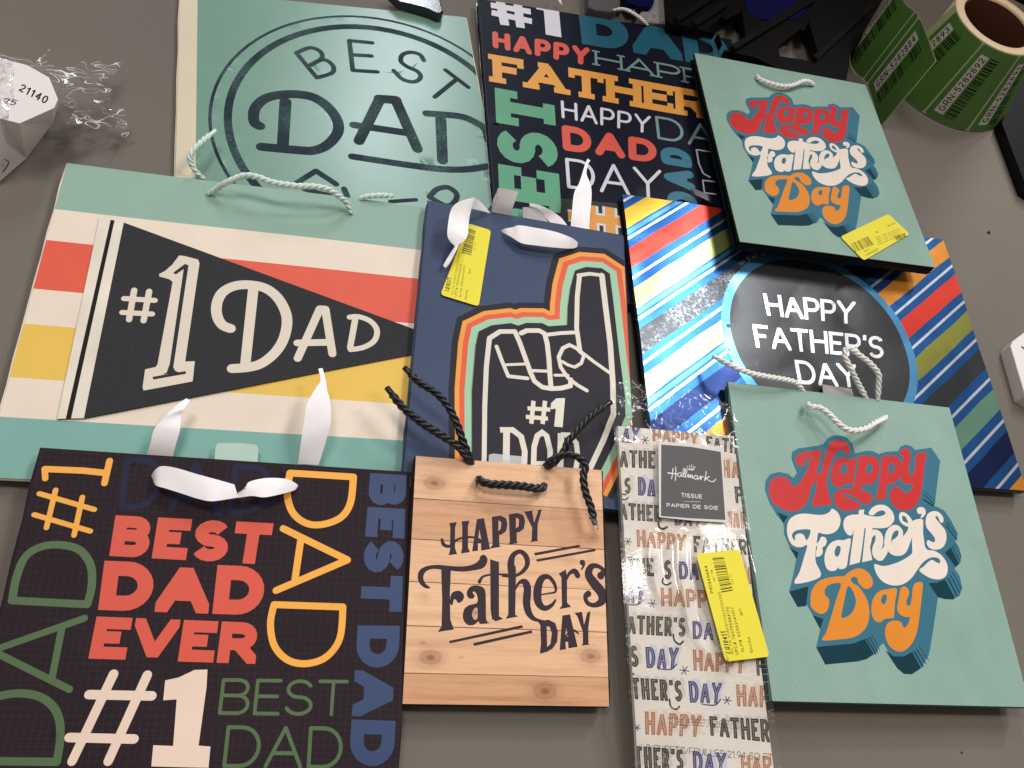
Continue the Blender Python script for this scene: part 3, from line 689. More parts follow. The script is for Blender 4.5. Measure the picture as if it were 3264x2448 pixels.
seq = {-1: f_yel, 0: f_red, 1: f_lime, 2: f_spk, 3: f_lime, 4: f_dk, 5: f_or, 6: f_red, 7: f_olv, 8: f_blk, 9: f_gr, 10: f_dk, 11: f_or}  # left stripes take paler copies of the repeat, the glare put into their colour
for k, m2 in seq.items():
    a = t0+per*k; band(m2, a+per*.24, a+per*(.74 if m2 is not f_spk else .80), 0.0011, k+.3)
for k in range(-1, 12): band(f_white, t0+per*k-.0011, t0+per*k+.0011)
for k in (-1, 1, 3): band(f_sky, t0+per*k+per*.78, t0+per*k+per*.90, .0008, k+5)
cp = [s.loc(p, 'F') for p in ((320,580),(345,450),(470,350),(740,268),(1000,345),(1290,510),(1400,690),(1450,950))]
cx, cy, r = circ(cp)
s.add(f_sky, [disc((cx, cy), r+.0075, 64)])
disk = foil('black disc foil', (40, 40, 44), metal=0.15, rough=.32); s.add(disk, [disc((cx, cy), r, 64)])
silver = foil('silver lettering', (236, 236, 238), metal=0.85, rough=.3)
s.word(silver, 'HAPPY', [(537,475),(1128,530),(1122,672),(565,615)], .145, 'F', gap=.1); s.word(silver, "FATHER'S", [(468,672),(1308,752),(1310,895),(492,822)], .145, 'F', gap=.12); s.word(silver, 'DAY', [(737,900),(1128,932),(1150,1080),(765,1055)], .145, 'F', gap=.1)
def crumple(x, y):
    v = Vector((x*11, y*11, 4)); a = abs(noise.noise(v)); b2 = abs(noise.noise(v*2.3+Vector((3, 1, 0))))
    return 0.0020*a+0.0006*b2
rt = root('gift_bag', s.M, 'shiny foil bag with diagonal stripes and a round black disc, at the right', 'gift bag')
s.build('front_panel', f_blue, rt, cell=.006, hf=crumple, thick=.0005)
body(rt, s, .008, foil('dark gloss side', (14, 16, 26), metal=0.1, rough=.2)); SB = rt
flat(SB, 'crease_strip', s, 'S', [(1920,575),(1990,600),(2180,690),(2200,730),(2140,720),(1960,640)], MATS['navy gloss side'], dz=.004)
# ================================================================== the two mint bags with the retro lettering
T2s = Sheet((2320.6, 1217.2), (3025.8, 1299.2), (2454, 2234), (.024, .022, .020))
rib = paper('ribbed mint paper', (150, 180, 167), 0.55, 0.25, 0.05, 'ribbed'); midt = paper('petrol mid print', (52, 112, 134), 0.5, .2); dkt = paper('petrol dark print', (18, 58, 70), 0.5, .2)
r_red = paper('retro red print', (200, 38, 38), 0.45, .25); r_wht = paper('retro cream print', (236, 222, 210), 0.5, .2); r_org = paper('retro orange print', (228, 140, 40), 0.5, .2)
def k2(pts): return [(x, y+940) for x, y in pts]
s = T2s
def pj(m, pts, holes=(), smooth=True): s.poly(m, pts, 'J', smooth, holes, 4)
MIDO = [(340,280),(345,222),(400,190),(520,175),(620,155),(650,110),(700,78),(760,72),(830,95),(880,150),(897,215),(900,235),(1000,212),(1060,215),(1110,240),(1180,220),(1280,215),(1300,175),(1350,157),(1400,175),(1430,205),(1572,184),(1650,300),(1600,700),(1640,715),(1690,745),(1740,820),(1800,935),(1800,1000),(1780,1010),(1812,1060),(1835,1140),(1825,1200),(1785,1240),(1775,1250),(1820,1320),(1842,1420),(1820,1490),(1760,1525),(1690,1522),(1628,1505)]+k2([(1625,590),(1600,760),(1560,1020),(1545,1080),(1480,1190),(1400,1243),(1330,1240),(1270,1190),(1200,1060),(1150,970),(1120,990),(1080,1060),(1000,1110),(920,1130),(635,1158),(555,1003),(590,848),(522,720),(470,630),(390,652),(315,515)])+[(350,1320),(380,1170),(320,1055),(275,950),(268,850),(210,780),(150,680),(105,560),(110,480),(150,420),(230,398),(310,415),(355,450),(388,408),(360,340)]
s.poly(midt, MIDO, 'J')
for p in ([(215,755),(310,790),(268,852)], [(320,1062),(402,1112),(384,1170)], [(315,1455),(487,1408),(465,1582),(390,1592)], k2([(525,722),(618,755),(590,848)]),
    k2([(555,1003),(890,970),(985,930),(1062,1062),(1000,1110),(920,1130),(635,1158)]), k2([(1165,1030),(1240,1085),(1330,1085),(1402,1045),(1480,1190),(1400,1243),(1330,1240),(1270,1190)]),
    [(1545,1380),(1620,1375),(1690,1345),(1775,1505),(1760,1525),(1690,1522),(1628,1505)], [(1690,1112),(1742,1065),(1815,1210),(1785,1240)]): s.poly(dkt, p, 'J')
for a, b2, w2 in (((1000,1868),(1085,2005),14),((1022,1850),(1100,1990),10),((1045,1832),(1115,1970),7),((1418,1978),(1500,2120),14),((1440,1958),(1525,2095),10),((1462,1935),(1548,2060),7),
    ((1715,1335),(1798,1495),14),((1738,1310),(1822,1470),10),((1755,1280),(1838,1440),7),((1752,1050),(1822,1190),10),((1768,1030),(1832,1150),6),((1500,640),(1590,700),16),((1505,600),(1595,680),9),((1515,575),(1600,650),5),((1700,870),(1790,990),12),((1705,838),(1798,960),7)):
    s.stroke(dkt, [a, b2], w2, 'J', cap='flat')
# Happy
pj(r_red, [(590,205),(520,215),(440,228),(388,258),(376,300),(400,338),(445,343),(470,330),(495,330),(478,385),(440,455),(400,505),(370,525),(345,520),(330,490),(300,455),(240,440),(175,460),(145,520),(145,600),(180,670),(250,720),(330,745),(400,735),(460,690),(500,600),(512,540),(540,470),(560,400),(590,300),(600,240)], [[(452,318),(470,287),(515,262),(500,300),(482,326)]])
pj(r_red, [(838,248),(856,225),(850,180),(825,140),(780,118),(720,120),(680,150),(650,210),(630,280),(612,360),(598,408),(540,412),(510,490),(560,503),(545,600),(518,692),(600,698),(692,682),(690,655),(672,600),(658,540),(655,480),(665,400),(690,320),(722,250),(745,215),(780,205),(812,222)])
pj(r_red, [(918,270),(870,287),(820,275),(765,275),(718,315),(695,380),(688,450),(706,508),(745,530),(800,518),(840,500),(882,505),(892,420),(908,330)], [[(800,328),(778,365),(778,405),(800,422),(824,400),(832,355),(822,328)]])
pj(r_red, [(940,262),(1010,257),(1080,265),(1112,320),(1112,400),(1085,470),(1040,503),(990,512),(965,520),(958,560),(1010,572),(1046,600),(1052,640),(1030,675),(990,685),(935,662),(955,700),(915,725),(860,740),(790,737),(740,702),(718,645),(725,590),(762,555),(820,545),(865,545),(886,530),(905,450),(925,345)], [[(1020,333),(1000,368),(1000,402),(1022,412),(1046,390),(1056,352),(1045,330)], [(793,600),(830,592),(880,612),(968,672),(955,684),(895,655),(840,625)]])
pj(r_red, [(1145,262),(1250,257),(1300,300),(1312,370),(1290,450),(1245,495),(1192,508),(1180,530),(1172,580),(1166,634),(1084,643),(1100,570),(1115,470),(1130,360)], [[(1225,320),(1200,350),(1200,400),(1225,412),(1246,382),(1250,337)]])
pj(r_red, [(1300,250),(1295,215),(1340,193),(1382,210),(1392,260),(1380,330),(1375,400),(1395,428),(1420,400),(1432,330),(1442,245),(1530,232),(1515,320),(1500,450),(1485,560),(1460,650),(1420,710),(1350,738),(1270,722),(1220,670),(1204,600),(1225,545),(1270,530),(1310,550),(1342,587),(1370,580),(1398,540),(1405,508),(1350,505),(1308,470),(1292,410),(1312,330),(1326,262)])
# Father's
pj(r_wht, [(700,722),(745,752),(772,810),(765,870),(735,918),(680,945),(620,945),(578,937),(565,1000),(550,1120),(555,1200),(592,1325),(370,1385),(410,1280),(450,1150),(478,1055),(462,1045),(440,1058),(390,1062),(340,1035),(308,970),(300,890),(322,820),(380,778),(460,766),(560,776),(620,775),(668,757),(692,728)], [[(352,985),(345,950),(375,918),(440,905),(506,912),(492,975),(470,1000),(452,962),(425,942),(388,947),(370,968),(374,1000)]])
pj(r_wht, [(600,972),(635,975),(650,1005),(640,1045),(612,1068),(616,1100),(600,1135),(558,1147),(555,1110),(566,1062),(556,1040),(585,1005)])
pj(r_wht, [(862,990),(800,1000),(740,1000),(680,1030),(640,1100),(630,1180),(650,1250),(690,1273),(730,1265),(750,1240),(765,1256),(822,1237),(842,1130)], [[(745,1050),(722,1088),(722,1130),(745,1147),(768,1110),(772,1062)]])
pj(r_wht, [(930,772),(935,738),(982,733),(980,772),(1060,790),(1120,790),(1165,770),(1160,745),(1130,738),(1090,755),(1060,780),(1020,768),(1050,715),(1110,688),(1180,700),(1235,760),(1242,830),(1195,882),(1130,895),(1050,893),(905,897),(885,935),(865,958),(835,950),(805,905),(798,850),(818,800),(870,776)])
pj(r_wht, [(895,885),(985,885),(965,1050),(942,1195),(850,1222),(868,1080)], smooth=False)
pj(r_wht, [(996,885),(1055,885),(1047,1000),(1032,1060),(1052,1175),(962,1195),(978,1050)], smooth=False)
for p, w2 in (([(1035,965),(1070,930),(1110,955),(1112,1020),(1090,1080),(1105,1130),(1150,1110),(1185,1050)], [34,44,66,70,74,100,60,40]), ([(1185,1040),(1195,960),(1225,905),(1270,890),(1302,925),(1290,980),(1235,1018)], [60,56,48,44,42,38,30]),
    ([(1195,1040),(1235,1085),(1300,1070),(1350,1000),(1385,930),(1392,870),(1378,820),(1345,778),(1312,770),(1300,800),(1320,845),(1380,868),(1440,845),(1485,828)], [70,92,104,74,50,46,42,32,30,28,30,34,46,30])): s.stroke(r_wht, p, w2, 'J', smooth=True)
pj(r_wht, [(1412,872),(1500,822),(1498,940),(1515,1060),(1530,1095),(1405,1120),(1400,1000)], smooth=False)
pj(r_wht, [(1425,1040),(1500,1040),(1535,1085),(1600,1095),(1665,1140),(1708,1210),(1712,1280),(1685,1330),(1620,1347),(1540,1325),(1465,1268),(1500,1235),(1545,1192),(1575,1175),(1605,1190),(1640,1205),(1648,1180),(1625,1157),(1580,1152),(1535,1168),(1490,1205),(1445,1265),(1400,1330),(1330,1385),(1240,1400),(1150,1370),(1090,1300),(1068,1222),(1085,1213),(1150,1228),(1230,1212),(1320,1175),(1400,1118)])
pj(r_wht, [(1450,760),(1445,725),(1475,708),(1510,720),(1522,760),(1500,795),(1475,805),(1488,770),(1465,770)])
pj(r_wht, [(1650,845),(1675,840),(1675,800),(1640,757),(1590,745),(1540,770),(1520,830),(1530,890),(1570,940),(1602,985),(1595,1020),(1565,1010),(1540,1000),(1530,1030),(1555,1070),(1610,1085),(1670,1065),(1702,1000),(1695,920),(1650,860),(1620,822),(1605,797),(1625,790),(1640,820)])
# Day
pj(r_org, k2([(505,610),(515,510),(570,430),(650,395),(740,380),(805,378),(840,345),(900,315),(960,312),(1020,350),(1053,410),(1050,460),(1020,487),(980,487),(950,460),(925,430),(920,397),(890,382),(862,398),(872,432),(930,470),(980,540),(1015,620),(1025,720),(1005,810),(950,880),(870,920),(760,935),(612,942),(640,880),(680,760),(710,660),(740,560),(775,448),(720,440),(660,460),(632,500),(634,545),(665,577),(668,640),(640,695),(590,710),(545,685),(515,655)]), [k2([(828,480),(810,560),(792,650),(777,740),(820,740),(870,700),(900,640),(905,580),(882,512),(850,470)])])
pj(r_org, k2([(1268,490),(1190,492),(1115,510),(1062,570),(1042,660),(1055,740),(1085,778),(1130,780),(1155,757),(1215,747),(1240,740),(1252,600)]), [k2([(1150,540),(1128,580),(1135,615),(1155,627),(1176,590),(1175,545)])])
pj(r_org, k2([(1300,490),(1330,468),(1365,490),(1375,530),(1352,590),(1355,632),(1378,637),(1396,590),(1418,452),(1492,437),(1485,560),(1465,740),(1440,880),(1400,970),(1340,1030),(1270,1040),(1200,990),(1165,900),(1172,820),(1210,777),(1270,770),(1310,790),(1318,822),(1345,826),(1370,790),(1380,740),(1340,737),(1290,710),(1270,660),(1285,570)]))
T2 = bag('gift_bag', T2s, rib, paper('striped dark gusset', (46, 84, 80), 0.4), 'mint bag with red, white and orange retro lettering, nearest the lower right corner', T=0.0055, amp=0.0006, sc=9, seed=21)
T1s = Sheet((2213.7, 169), (2758, 271), (2324, 764.6), (.030, .028, .040)); kx, ky = T1s.w/T2s.w, T1s.h/T2s.h
def rs(p): return (p[0]*kx, p[1]*ky)
T1s.layers = [(m, [[rs(p) for p in q] for q in a], [[rs(p) for p in q] for q in b2]) for m, a, b2 in T2s.layers]
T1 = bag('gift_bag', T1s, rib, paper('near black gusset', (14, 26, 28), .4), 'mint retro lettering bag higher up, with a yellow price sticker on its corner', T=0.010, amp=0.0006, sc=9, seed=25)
cord(T1, 'C', [(500,482),(512,505),(560,525),(640,548),(720,548),(790,520),(830,520),(855,535),(868,550)], [.03,.033,.035,.036,.036,.036,.035,.033,.029], .0021, rope_white, .0085)
cord(T2, 'F', [(825,1175),(838,1200),(900,1205),(960,1245),(1010,1295),(1070,1340),(1130,1352),(1200,1337),(1260,1300),(1310,1275),(1330,1262)], [.027,.031,.034,.036,.037,.037,.037,.037,.036,.031,.027], .0023, rope_white, .0085)
cord(T2, 'F', [(232,882),(330,932),(440,978),(560,1005),(680,1025),(750,1045),(800,1100)], [.030,.036,.036,.034,.032,.028,.022], .0022, rope_white, .0085, tips=(0,), tipmat=rope_white)
cord(T2, 'F', [(1275,1160),(1280,1060),(1280,990),(1230,925),(1160,870),(1085,822),(1062,870),(1105,960),(1150,1050),(1205,1150)], [.022,.030,.036,.04,.042,.044,.042,.038,.030,.022], .0022, rope_white, .0085)
flat(T2, 'hang_tab', T2s, 'F', [(945,1035),(1135,1065),(1160,1150),(955,1120)], tag_gray, dz=-.006)
# ================================================================== dark word bag, front left
s = Sheet((129.7, 1426.6), (1307, 1504.4), (0, 1887), (.021, .021, .0165)); s.h = 0.262
plum = paper('plum black gridded print', (46, 36, 41), 0.6, .15, .06, 'grid'); y1 = paper('warm yellow print', (250, 176, 66), 0.5); r1 = paper('tomato print', (222, 84, 62), 0.5); g1 = paper('moss print', (78, 106, 66), 0.5)
def dst(m2, p, w2):
    s.stroke(m2, p[:2], w2, 'G'); s.stroke(m2, p[1:], w2, 'G', smooth=True, n=6)
b1 = paper('denim blue print', (46, 68, 108), 0.5); cr1 = paper('blush cream print', (240, 214, 194), 0.5); ft = paper('faint blue print', (42, 44, 70), 0.5)
wg = lambda t2, q, w2, m, **k: s.word(m, t2, q, w2, 'G', **k)
wg('BEST', [(582,383),(1378,424),(1345,632),(550,588)], .29, r1, gap=.2); wg('DAD', [(527,612),(1342,643),(1318,888),(494,860)], .30, r1, gap=.16); wg('EVER', [(487,893),(1308,925),(1285,1132),(445,1105)], .29, r1, gap=.16)
for p in ([(572,1183),(363,1622)], [(742,1188),(545,1622)], [(448,1286),(765,1293)], [(348,1502),(675,1510)]): s.stroke(cr1, p, 48, 'G')
s.poly(cr1, [(1045,1160),(1040,1250),(1000,1543),(1060,1548),(1050,1655),(762,1648),(772,1541),(872,1545),(890,1310),(822,1315),(832,1215),(900,1200),(980,1162)], 'G')
s.stroke(y1, [(228,150),(420,158),(532,170)], 34, 'G', cap='flat'); s.stroke(y1, [(552,108),(526,222)], 32, 'G'); s.stroke(y1, [(225,148),(228,198)], 30, 'G')
for p in ([(280,256),(234,446)], [(415,292),(373,484)], [(198,274),(475,354)], [(172,380),(455,463)]): s.stroke(y1, p, 27, 'G')
dst(g1, [(60,812),(440,832),(462,740),(458,640),(410,565),(330,535),(220,538),(130,590),(82,700),(62,812)], 40)
s.stroke(g1, [(425,902),(-40,1065),(350,1260)], 36, 'G'); s.stroke(g1, [(312,950),(262,1205)], 36, 'G')
dst(g1, [(-120,1620),(286,1625),(302,1520),(300,1420),(262,1340),(180,1290),(60,1282),(-50,1320),(-110,1450),(-125,1620)], 42)
for p in ([(640,108),(612,332),(700,338),(775,285),(800,190),(765,118),(640,106)], [(860,352),(985,128),(1098,372)], [(900,290),(1075,300)], [(1188,140),(1160,360),(1250,365),(1335,310),(1355,220),(1310,150),(1188,140)]): (dst(ft, p, 28) if len(p) > 3 else s.stroke(ft, p, 28, 'G'))
for p in ([(1460,170),(1780,190),(1765,320),(1715,395),(1620,430),(1540,422),(1475,370),(1447,280),(1460,170)], [(1426,450),(1750,608),(1390,762)], [(1516,498),(1486,705)], [(1380,833),(1727,845),(1712,1000),(1645,1095),(1545,1130),(1450,1112),(1382,1040),(1362,930),(1380,833)]): (dst(y1, p, 35) if len(p) > 3 else s.stroke(y1, p, 35, 'G'))
s.word(b1, 'BEST', [(2048,182),(2022,870),(1812,862),(1864,170)], .30, 'G', gap=.14); s.word(b1, 'DAD', [(2014,940),(1982,1652),(1755,1640),(1802,938)], .30, 'G', gap=.14)
wg('BEST', [(1118,1203),(1757,1212),(1745,1396),(1096,1388)], .10, g1, cap='round'); wg('DAD', [(1142,1440),(1730,1447),(1722,1662),(1118,1655)], .095, g1, cap='round')
G1 = bag('gift_bag', s, plum, paper('plum side', (44, 34, 40), 0.5), 'plum black bag with BEST DAD EVER in red and a white ribbon', T=0.004, amp=0.0004, sc=8, seed=31)
ribbon(G1, 'G', [((762,182),(770,205),.022,.022), ((785,150),(785,232),.027,.027), ((820,135),(835,248),.03,.029), ((900,148),(920,275),.033,.030), ((1000,178),(1000,300),.034,.031), ((1100,205),(1075,312),.034,.032), ((1180,228),(1200,292),.033,.031)], satin)
ribbon(G1, 'G', [((1240,242),(1150,304),.034,.030), ((1255,215),(1262,286),.033,.031), ((1340,196),(1330,292),.032,.031), ((1440,200),(1420,275),.029,.028), ((1490,222),(1480,258),.024,.024), ((1502,236),(1498,242),.0215,.0215)], satin)
ribbon(G1, 'D', [((942,1508),(1108,1518),.016,.016), ((965,1430),(1130,1430),.022,.022), ((985,1350),(1155,1340),.026,.026), ((1030,1290),(1162,1255),.028,.027), ((1090,1230),(1180,1215),.029,.029), ((1150,1175),(1205,1180),.028,.028), ((1195,1145),(1218,1160),.027,.027)], satin)
ribbon(G1, 'D', [((1910,1568),(2042,1574),.016,.016), ((1930,1420),(2095,1400),.026,.026), ((1950,1290),(2122,1290),.031,.031), ((1970,1180),(2115,1160),.034,.034), ((2030,1070),(2098,1095),.035,.035), ((2055,1030),(2090,1040),.035,.035), ((2040,955),(2068,952),.034,.034)], satin)
flat(G1, 'hang_tab', s, 'D', [(1372,1520),(1380,1440),(1395,1420),(1560,1420),(1640,1430),(1655,1450),(1650,1560),(1372,1560)], tag_mint, dz=-.004)
# ================================================================== wood-plank bag (front middle)
s = Sheet((1325.9, 1453.2), (1917.2, 1498.7), (1293.3, 2243.6), (.029, .029, .013)); Ws = s
kn = [((340,258),1.0,1),((1255,275),.8,.35),((318,1282),1.0,1),((1258,1275),1.0,.9),((990,1480),1.1,1),((1265,580),.8,.8),((588,1018),.8,.7),((998,230),.35,.8),((280,925),.6,.35),((655,420),.5,.4),((272,1195),.3,.8),((1275,1208),.2,.8),((500,1280),.25,.6)]
knots = [(s.loc(p, 'H'), a, b2) for p, a, b2 in kn]
ylin = [s.loc((700, v), 'H')[1] for v in (378, 612, 858, 1112, 1385)]
def wood(name, c, dark, dir2):
    t = NT(name); t.b.inputs['Roughness'].default_value = .5
    mp = t.mapping(scale=(9, 150, 1), loc=(dir2, dir2*3, 0)); ds = t.noise(5, 2)
    n1 = t.noise(1.0, 5, .6, mp); n2 = t.noise(3.2, 3, .6, t.mapping(scale=(14, 260, 1), loc=(dir2*2, 1, 0)))
    col = t.ramp(n1, [(.25, rgb(dark)), (.5, rgb(c)), (.75, rgb(c, 1.08))]); col = t.mix(.5, col, t.ramp(n2, [(.3, (.78, .72, .66, 1)), (.6, (1, 1, 1, 1))]), 'MULTIPLY')
    for (kx2, ky2), sz, st in knots:
        v = t.node('ShaderNodeVectorMath', operation='SUBTRACT'); t.l(t.co, v.inputs[0]); v.inputs[1].default_value = (kx2, ky2, 0)
        v2 = t.node('ShaderNodeVectorMath', operation='MULTIPLY'); t.l(v.outputs[0], v2.inputs[0]); v2.inputs[1].default_value = (.62, 1, 0)
        ln = t.node('ShaderNodeVectorMath', operation='LENGTH'); t.l(v2.outputs[0], ln.inputs[0])
        d = t.math('ADD', ln.outputs['Value'], t.math('MULTIPLY', t.noise(240, 2), .0012))
        f = t.ramp(t.math('DIVIDE', d, .0085*sz), [(0.16, (st*.85,)*3+(1,)), (.34, (st*.45,)*3+(1,)), (.5, (st*.5,)*3+(1,)), (.62, (st*.2,)*3+(1,)), (1.0, (0, 0, 0, 1))])
        col = t.mix(f, col, rgb((128, 66, 36)))
    t.l(col, t.b.inputs['Base Color']); t.bump(t.noise(1500, 2), .1, .0001); MATS[name] = t.m; return t.m
P1 = wood('pale pine plank print', (228, 182, 142), (204, 152, 114), .3); P2 = wood('brown pine plank print', (210, 158, 118), (172, 120, 86), 1.7); P3 = wood('honey pine plank print', (234, 190, 150), (212, 162, 122), 4.1)
ys = [0]+ylin+[-s.h]
for m2, a, b2 in zip((P1, P2, P1, P3, P1, P2), ys, ys[1:]): s.add(m2, [[(0, a), (s.w, a), (s.w, b2), (0, b2)]])
dk = paper('plank gap print', (110, 72, 48), .6)
for i, y in enumerate(ylin): s.add(dk, [[(0, y+.00025), (s.w, y+.0002), (s.w, y-(.0003 if i in (1, 3) else .0001)), (0, y-.0003)]])
pk = paper('dark purple brown print', (62, 52, 60), .5)
def ph(pts, holes=(), sm=False): s.poly(pk, pts, 'H', sm, holes, 3)
def sh(pts, w2, cap='round'): s.stroke(pk, pts, w2, 'H', smooth=True, cap=cap)
ph([(428,492),(472,487),(462,520),(462,640),(474,674),(424,682),(432,650),(434,520)]); ph([(500,482),(547,478),(538,510),(538,635),(550,664),(496,671),(503,640),(504,510)])
sh([(385,590),(395,618),(430,628),(475,590),(530,576),(580,578),(622,596)], [18,22,18,14,14,12,8])
ph([(590,470),(632,463),(668,645),(615,655),(614,612),(596,612),(597,655),(562,659)], [[(605,530),(597,592),(616,588)]])
ph([(678,455),(730,448),(762,464),(770,500),(762,540),(735,560),(722,562),(722,620),(730,632),(665,643),(682,620)], [[(718,475),(716,538),(730,528),(734,488)]])
ph([(778,441),(830,433),(864,446),(874,482),(867,525),(842,545),(825,547),(825,600),(832,610),(776,620),(784,600)], [[(820,460),(820,522),(835,512),(838,470)]])
ph([(862,426),(918,418),(916,428),(927,490),(950,425),(945,418),(972,411),(948,500),(946,590),(954,597),(904,604),(912,590),(915,520),(872,432)])
for p in ([(925,668),(1190,620),(1202,632),(932,684)], [(938,706),(1285,643),(1290,657),(945,720)], [(427,1185),(855,1092),(862,1108),(430,1200)], [(568,1198),(912,1122),(918,1138),(573,1215)]): ph(p)
ph([(610,688),(632,678),(652,700),(648,730),(625,758),(575,770),(500,778),(400,768),(330,762),(288,780),(275,815),(290,850),(318,872),(290,876),(255,850),(242,808),(255,768),(300,744),(370,738),(440,745),(520,746),(575,732),(604,708)], sm=True)
ph([(380,752),(438,752),(432,900),(434,1060),(455,1118),(360,1133),(382,1100),(386,950)])
ph([(433,965),(437,915),(460,893),(495,893),(515,920),(505,950),(480,962),(468,945),(455,942),(446,975)], sm=True)
ph([(530,905),(545,872),(580,858),(625,870),(642,910),(645,1060),(670,1078),(610,1086),(600,1070),(570,1092),(530,1088),(508,1050),(515,1000),(545,975),(592,960),(590,915),(575,895),(565,902),(578,920),(565,937),(540,932)], [[(592,990),(570,1002),(562,1035),(575,1060),(594,1050)]], sm=True)
ph([(668,705),(720,722),(720,1040),(746,1055),(700,1070),(678,1055),(670,1000)]); sh([(605,838),(625,808),(680,795),(760,795),(800,800)], [22,14,12,12,14])
ph([(775,760),(818,740),(820,800),(815,1030),(832,1042),(758,1056),(774,1030)]); sh([(797,800),(790,730),(805,680),(845,660),(880,690),(885,740),(850,785),(800,806),(740,803)], [44,42,30,26,32,28,20,15,12])
sh([(815,880),(840,842),(872,840),(887,880),(882,960),(895,1020),(930,1058),(990,1070)], [14,18,40,46,46,40,24,10])
sh([(938,918),(1010,906),(1052,895),(1045,848),(1010,808),(968,822),(946,890),(952,960),(988,993),(1030,975),(1052,945)], [8,10,14,22,26,40,50,46,32,22,12])
ph([(1070,790),(1112,765),(1120,800),(1120,960),(1145,985),(1074,999),(1090,975),(1086,810)]); sh([(1118,822),(1135,787),(1165,775),(1182,800)], [12,20,32,34])
ph([(1195,732),(1200,710),(1222,712),(1226,740),(1210,766),(1199,766),(1210,745)], sm=True)
sh([(1318,802),(1335,772),(1300,745),(1262,750),(1247,795),(1282,850),(1322,900),(1325,950),(1282,975),(1240,962),(1228,925),(1245,908)], [44,26,26,36,48,58,58,46,28,26,28,38])
ph([(946,1072),(1010,1060),(1050,1080),(1066,1130),(1062,1190),(1035,1230),(1000,1250),(960,1261),(966,1200),(962,1090)], [[(1000,1100),(1003,1222),(1022,1202),(1030,1140),(1017,1102)]])
ph([(1092,1036),(1137,1028),(1182,1220),(1128,1229),(1125,1190),(1110,1192),(1113,1235),(1076,1239)], [[(1114,1110),(1109,1162),(1126,1158)]]); sh([(1105,1165),(1140,1130),(1165,1125),(1186,1142)], [8,14,14,10])
ph([(1163,1021),(1208,1014),(1220,1090),(1238,1020),(1258,1009),(1245,1110),(1246,1200),(1254,1207),(1206,1213),(1213,1195),(1212,1130),(1180,1040)])
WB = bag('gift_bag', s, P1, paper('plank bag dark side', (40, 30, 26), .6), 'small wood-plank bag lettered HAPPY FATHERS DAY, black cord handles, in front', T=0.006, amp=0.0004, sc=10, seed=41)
cord(WB, 'H', [(602,228),(606,242),(660,262),(760,268),(860,276),(940,288),(980,280),(988,266)], [.028,.032,.034,.035,.035,.034,.032,.028], .0028, rope_black, .009)
cord(WB, 'E', [(192,962),(270,1042),(380,1112),(460,1200),(515,1310),(555,1420),(600,1530),(625,1590)], [.045,.046,.047,.046,.043,.038,.030,.022], .0026, rope_black, .0095, tips=(0,), tipmat=tip_black)
cord(WB, 'E', [(78,1092),(165,1200),(285,1300),(415,1382),(520,1450),(590,1540),(625,1600)], [.042,.043,.043,.041,.038,.030,.022], .0027, rope_black, .0095, tips=(0,), tipmat=tip_black)
cord(WB, 'E', [(1490,1178),(1400,1235),(1310,1325),(1232,1420),(1192,1500),(1120,1570),(1080,1590)], [.044,.045,.044,.042,.038,.034,.026], .0025, rope_black, .0095, tips=(0,), tipmat=tip_black)
cord(WB, 'H', [(985,165),(1010,140),(1060,105),(1115,90),(1180,105),(1228,150),(1215,215),(1228,310),(1260,400),(1285,515)], [.027,.032,.037,.04,.042,.042,.041,.039,.038,.036], .0026, rope_black, .0095, tips=(1,), tipmat=tip_clear)
flat(WB, 'hang_tab', s, 'H', [(665,150),(668,82),(690,75),(868,92),(885,108),(900,165)], tag_film, dz=-.004)
# ================================================================== helpers for stickers and curved labels
def rounded(q, r, n=5):
    out = []
    for i in range(len(q)):
        a, b2, c = Vector(q[i-1]), Vector(q[i]), Vector(q[(i+1) % len(q)])
        p0 = b2+(a-b2).normalized()*r; p1 = b2+(c-b2).normalized()*r
        for k in range(n+1):
            t2 = k/n; out.append(tuple(p0.lerp(b2, t2).lerp(b2.lerp(p1, t2), t2)))
    return out
class Plain(Sheet):
    """the same printing kit in plain metres, no photograph needed"""
    def __init__(s, w, h): s.w, s.h, s.layers = w, h, []
    def loc(s, p, f='X', dz=0): return (p[0], p[1])
def bars(s, m, quad, f, n=34, seed=1):
    """barcode: bars run from side 0-1 to side 3-2, stacked from 0 towards 3"""
    rr = random.Random(seed); q = [Vector(s.loc(p, f)) for p in quad]; ws = [rr.choice((1, 1, 2, 3)) for _ in range(2*n+1)]; tot = sum(ws); x = 0
    for i, w2 in enumerate(ws):
        if i % 2 == 0:
            a, b2 = x/tot, (x+w2*.95)/tot
            s.add(m, [[tuple(q[0].lerp(q[3], a)), tuple(q[1].lerp(q[2], a)), tuple(q[1].lerp(q[2], b2)), tuple(q[0].lerp(q[3], b2))]])
        x += w2
def clone(s):
    c = Sheet.__new__(Sheet); c.M, c.Mi, c.w, c.h, c.layers = s.M, s.Mi, s.w, s.h, []; return c
yel = paper('yellow sticker paper', (240, 226, 62), 0.5, .25, .02); inkb = paper('sticker ink', (74, 70, 30), 0.5); ink2 = paper('thermal ink', (40, 38, 30), .5)
def sticker(parent, base, f, corners, label, fill, z0=.0010, hf=None):
    c = clone(base); fill(c); o = c.build('price_sticker', yel, parent, outline=rounded(c.L(corners, f), .003), cell=.006, z0=z0, thick=.00025, hf=hf); o['label'] = label; return o
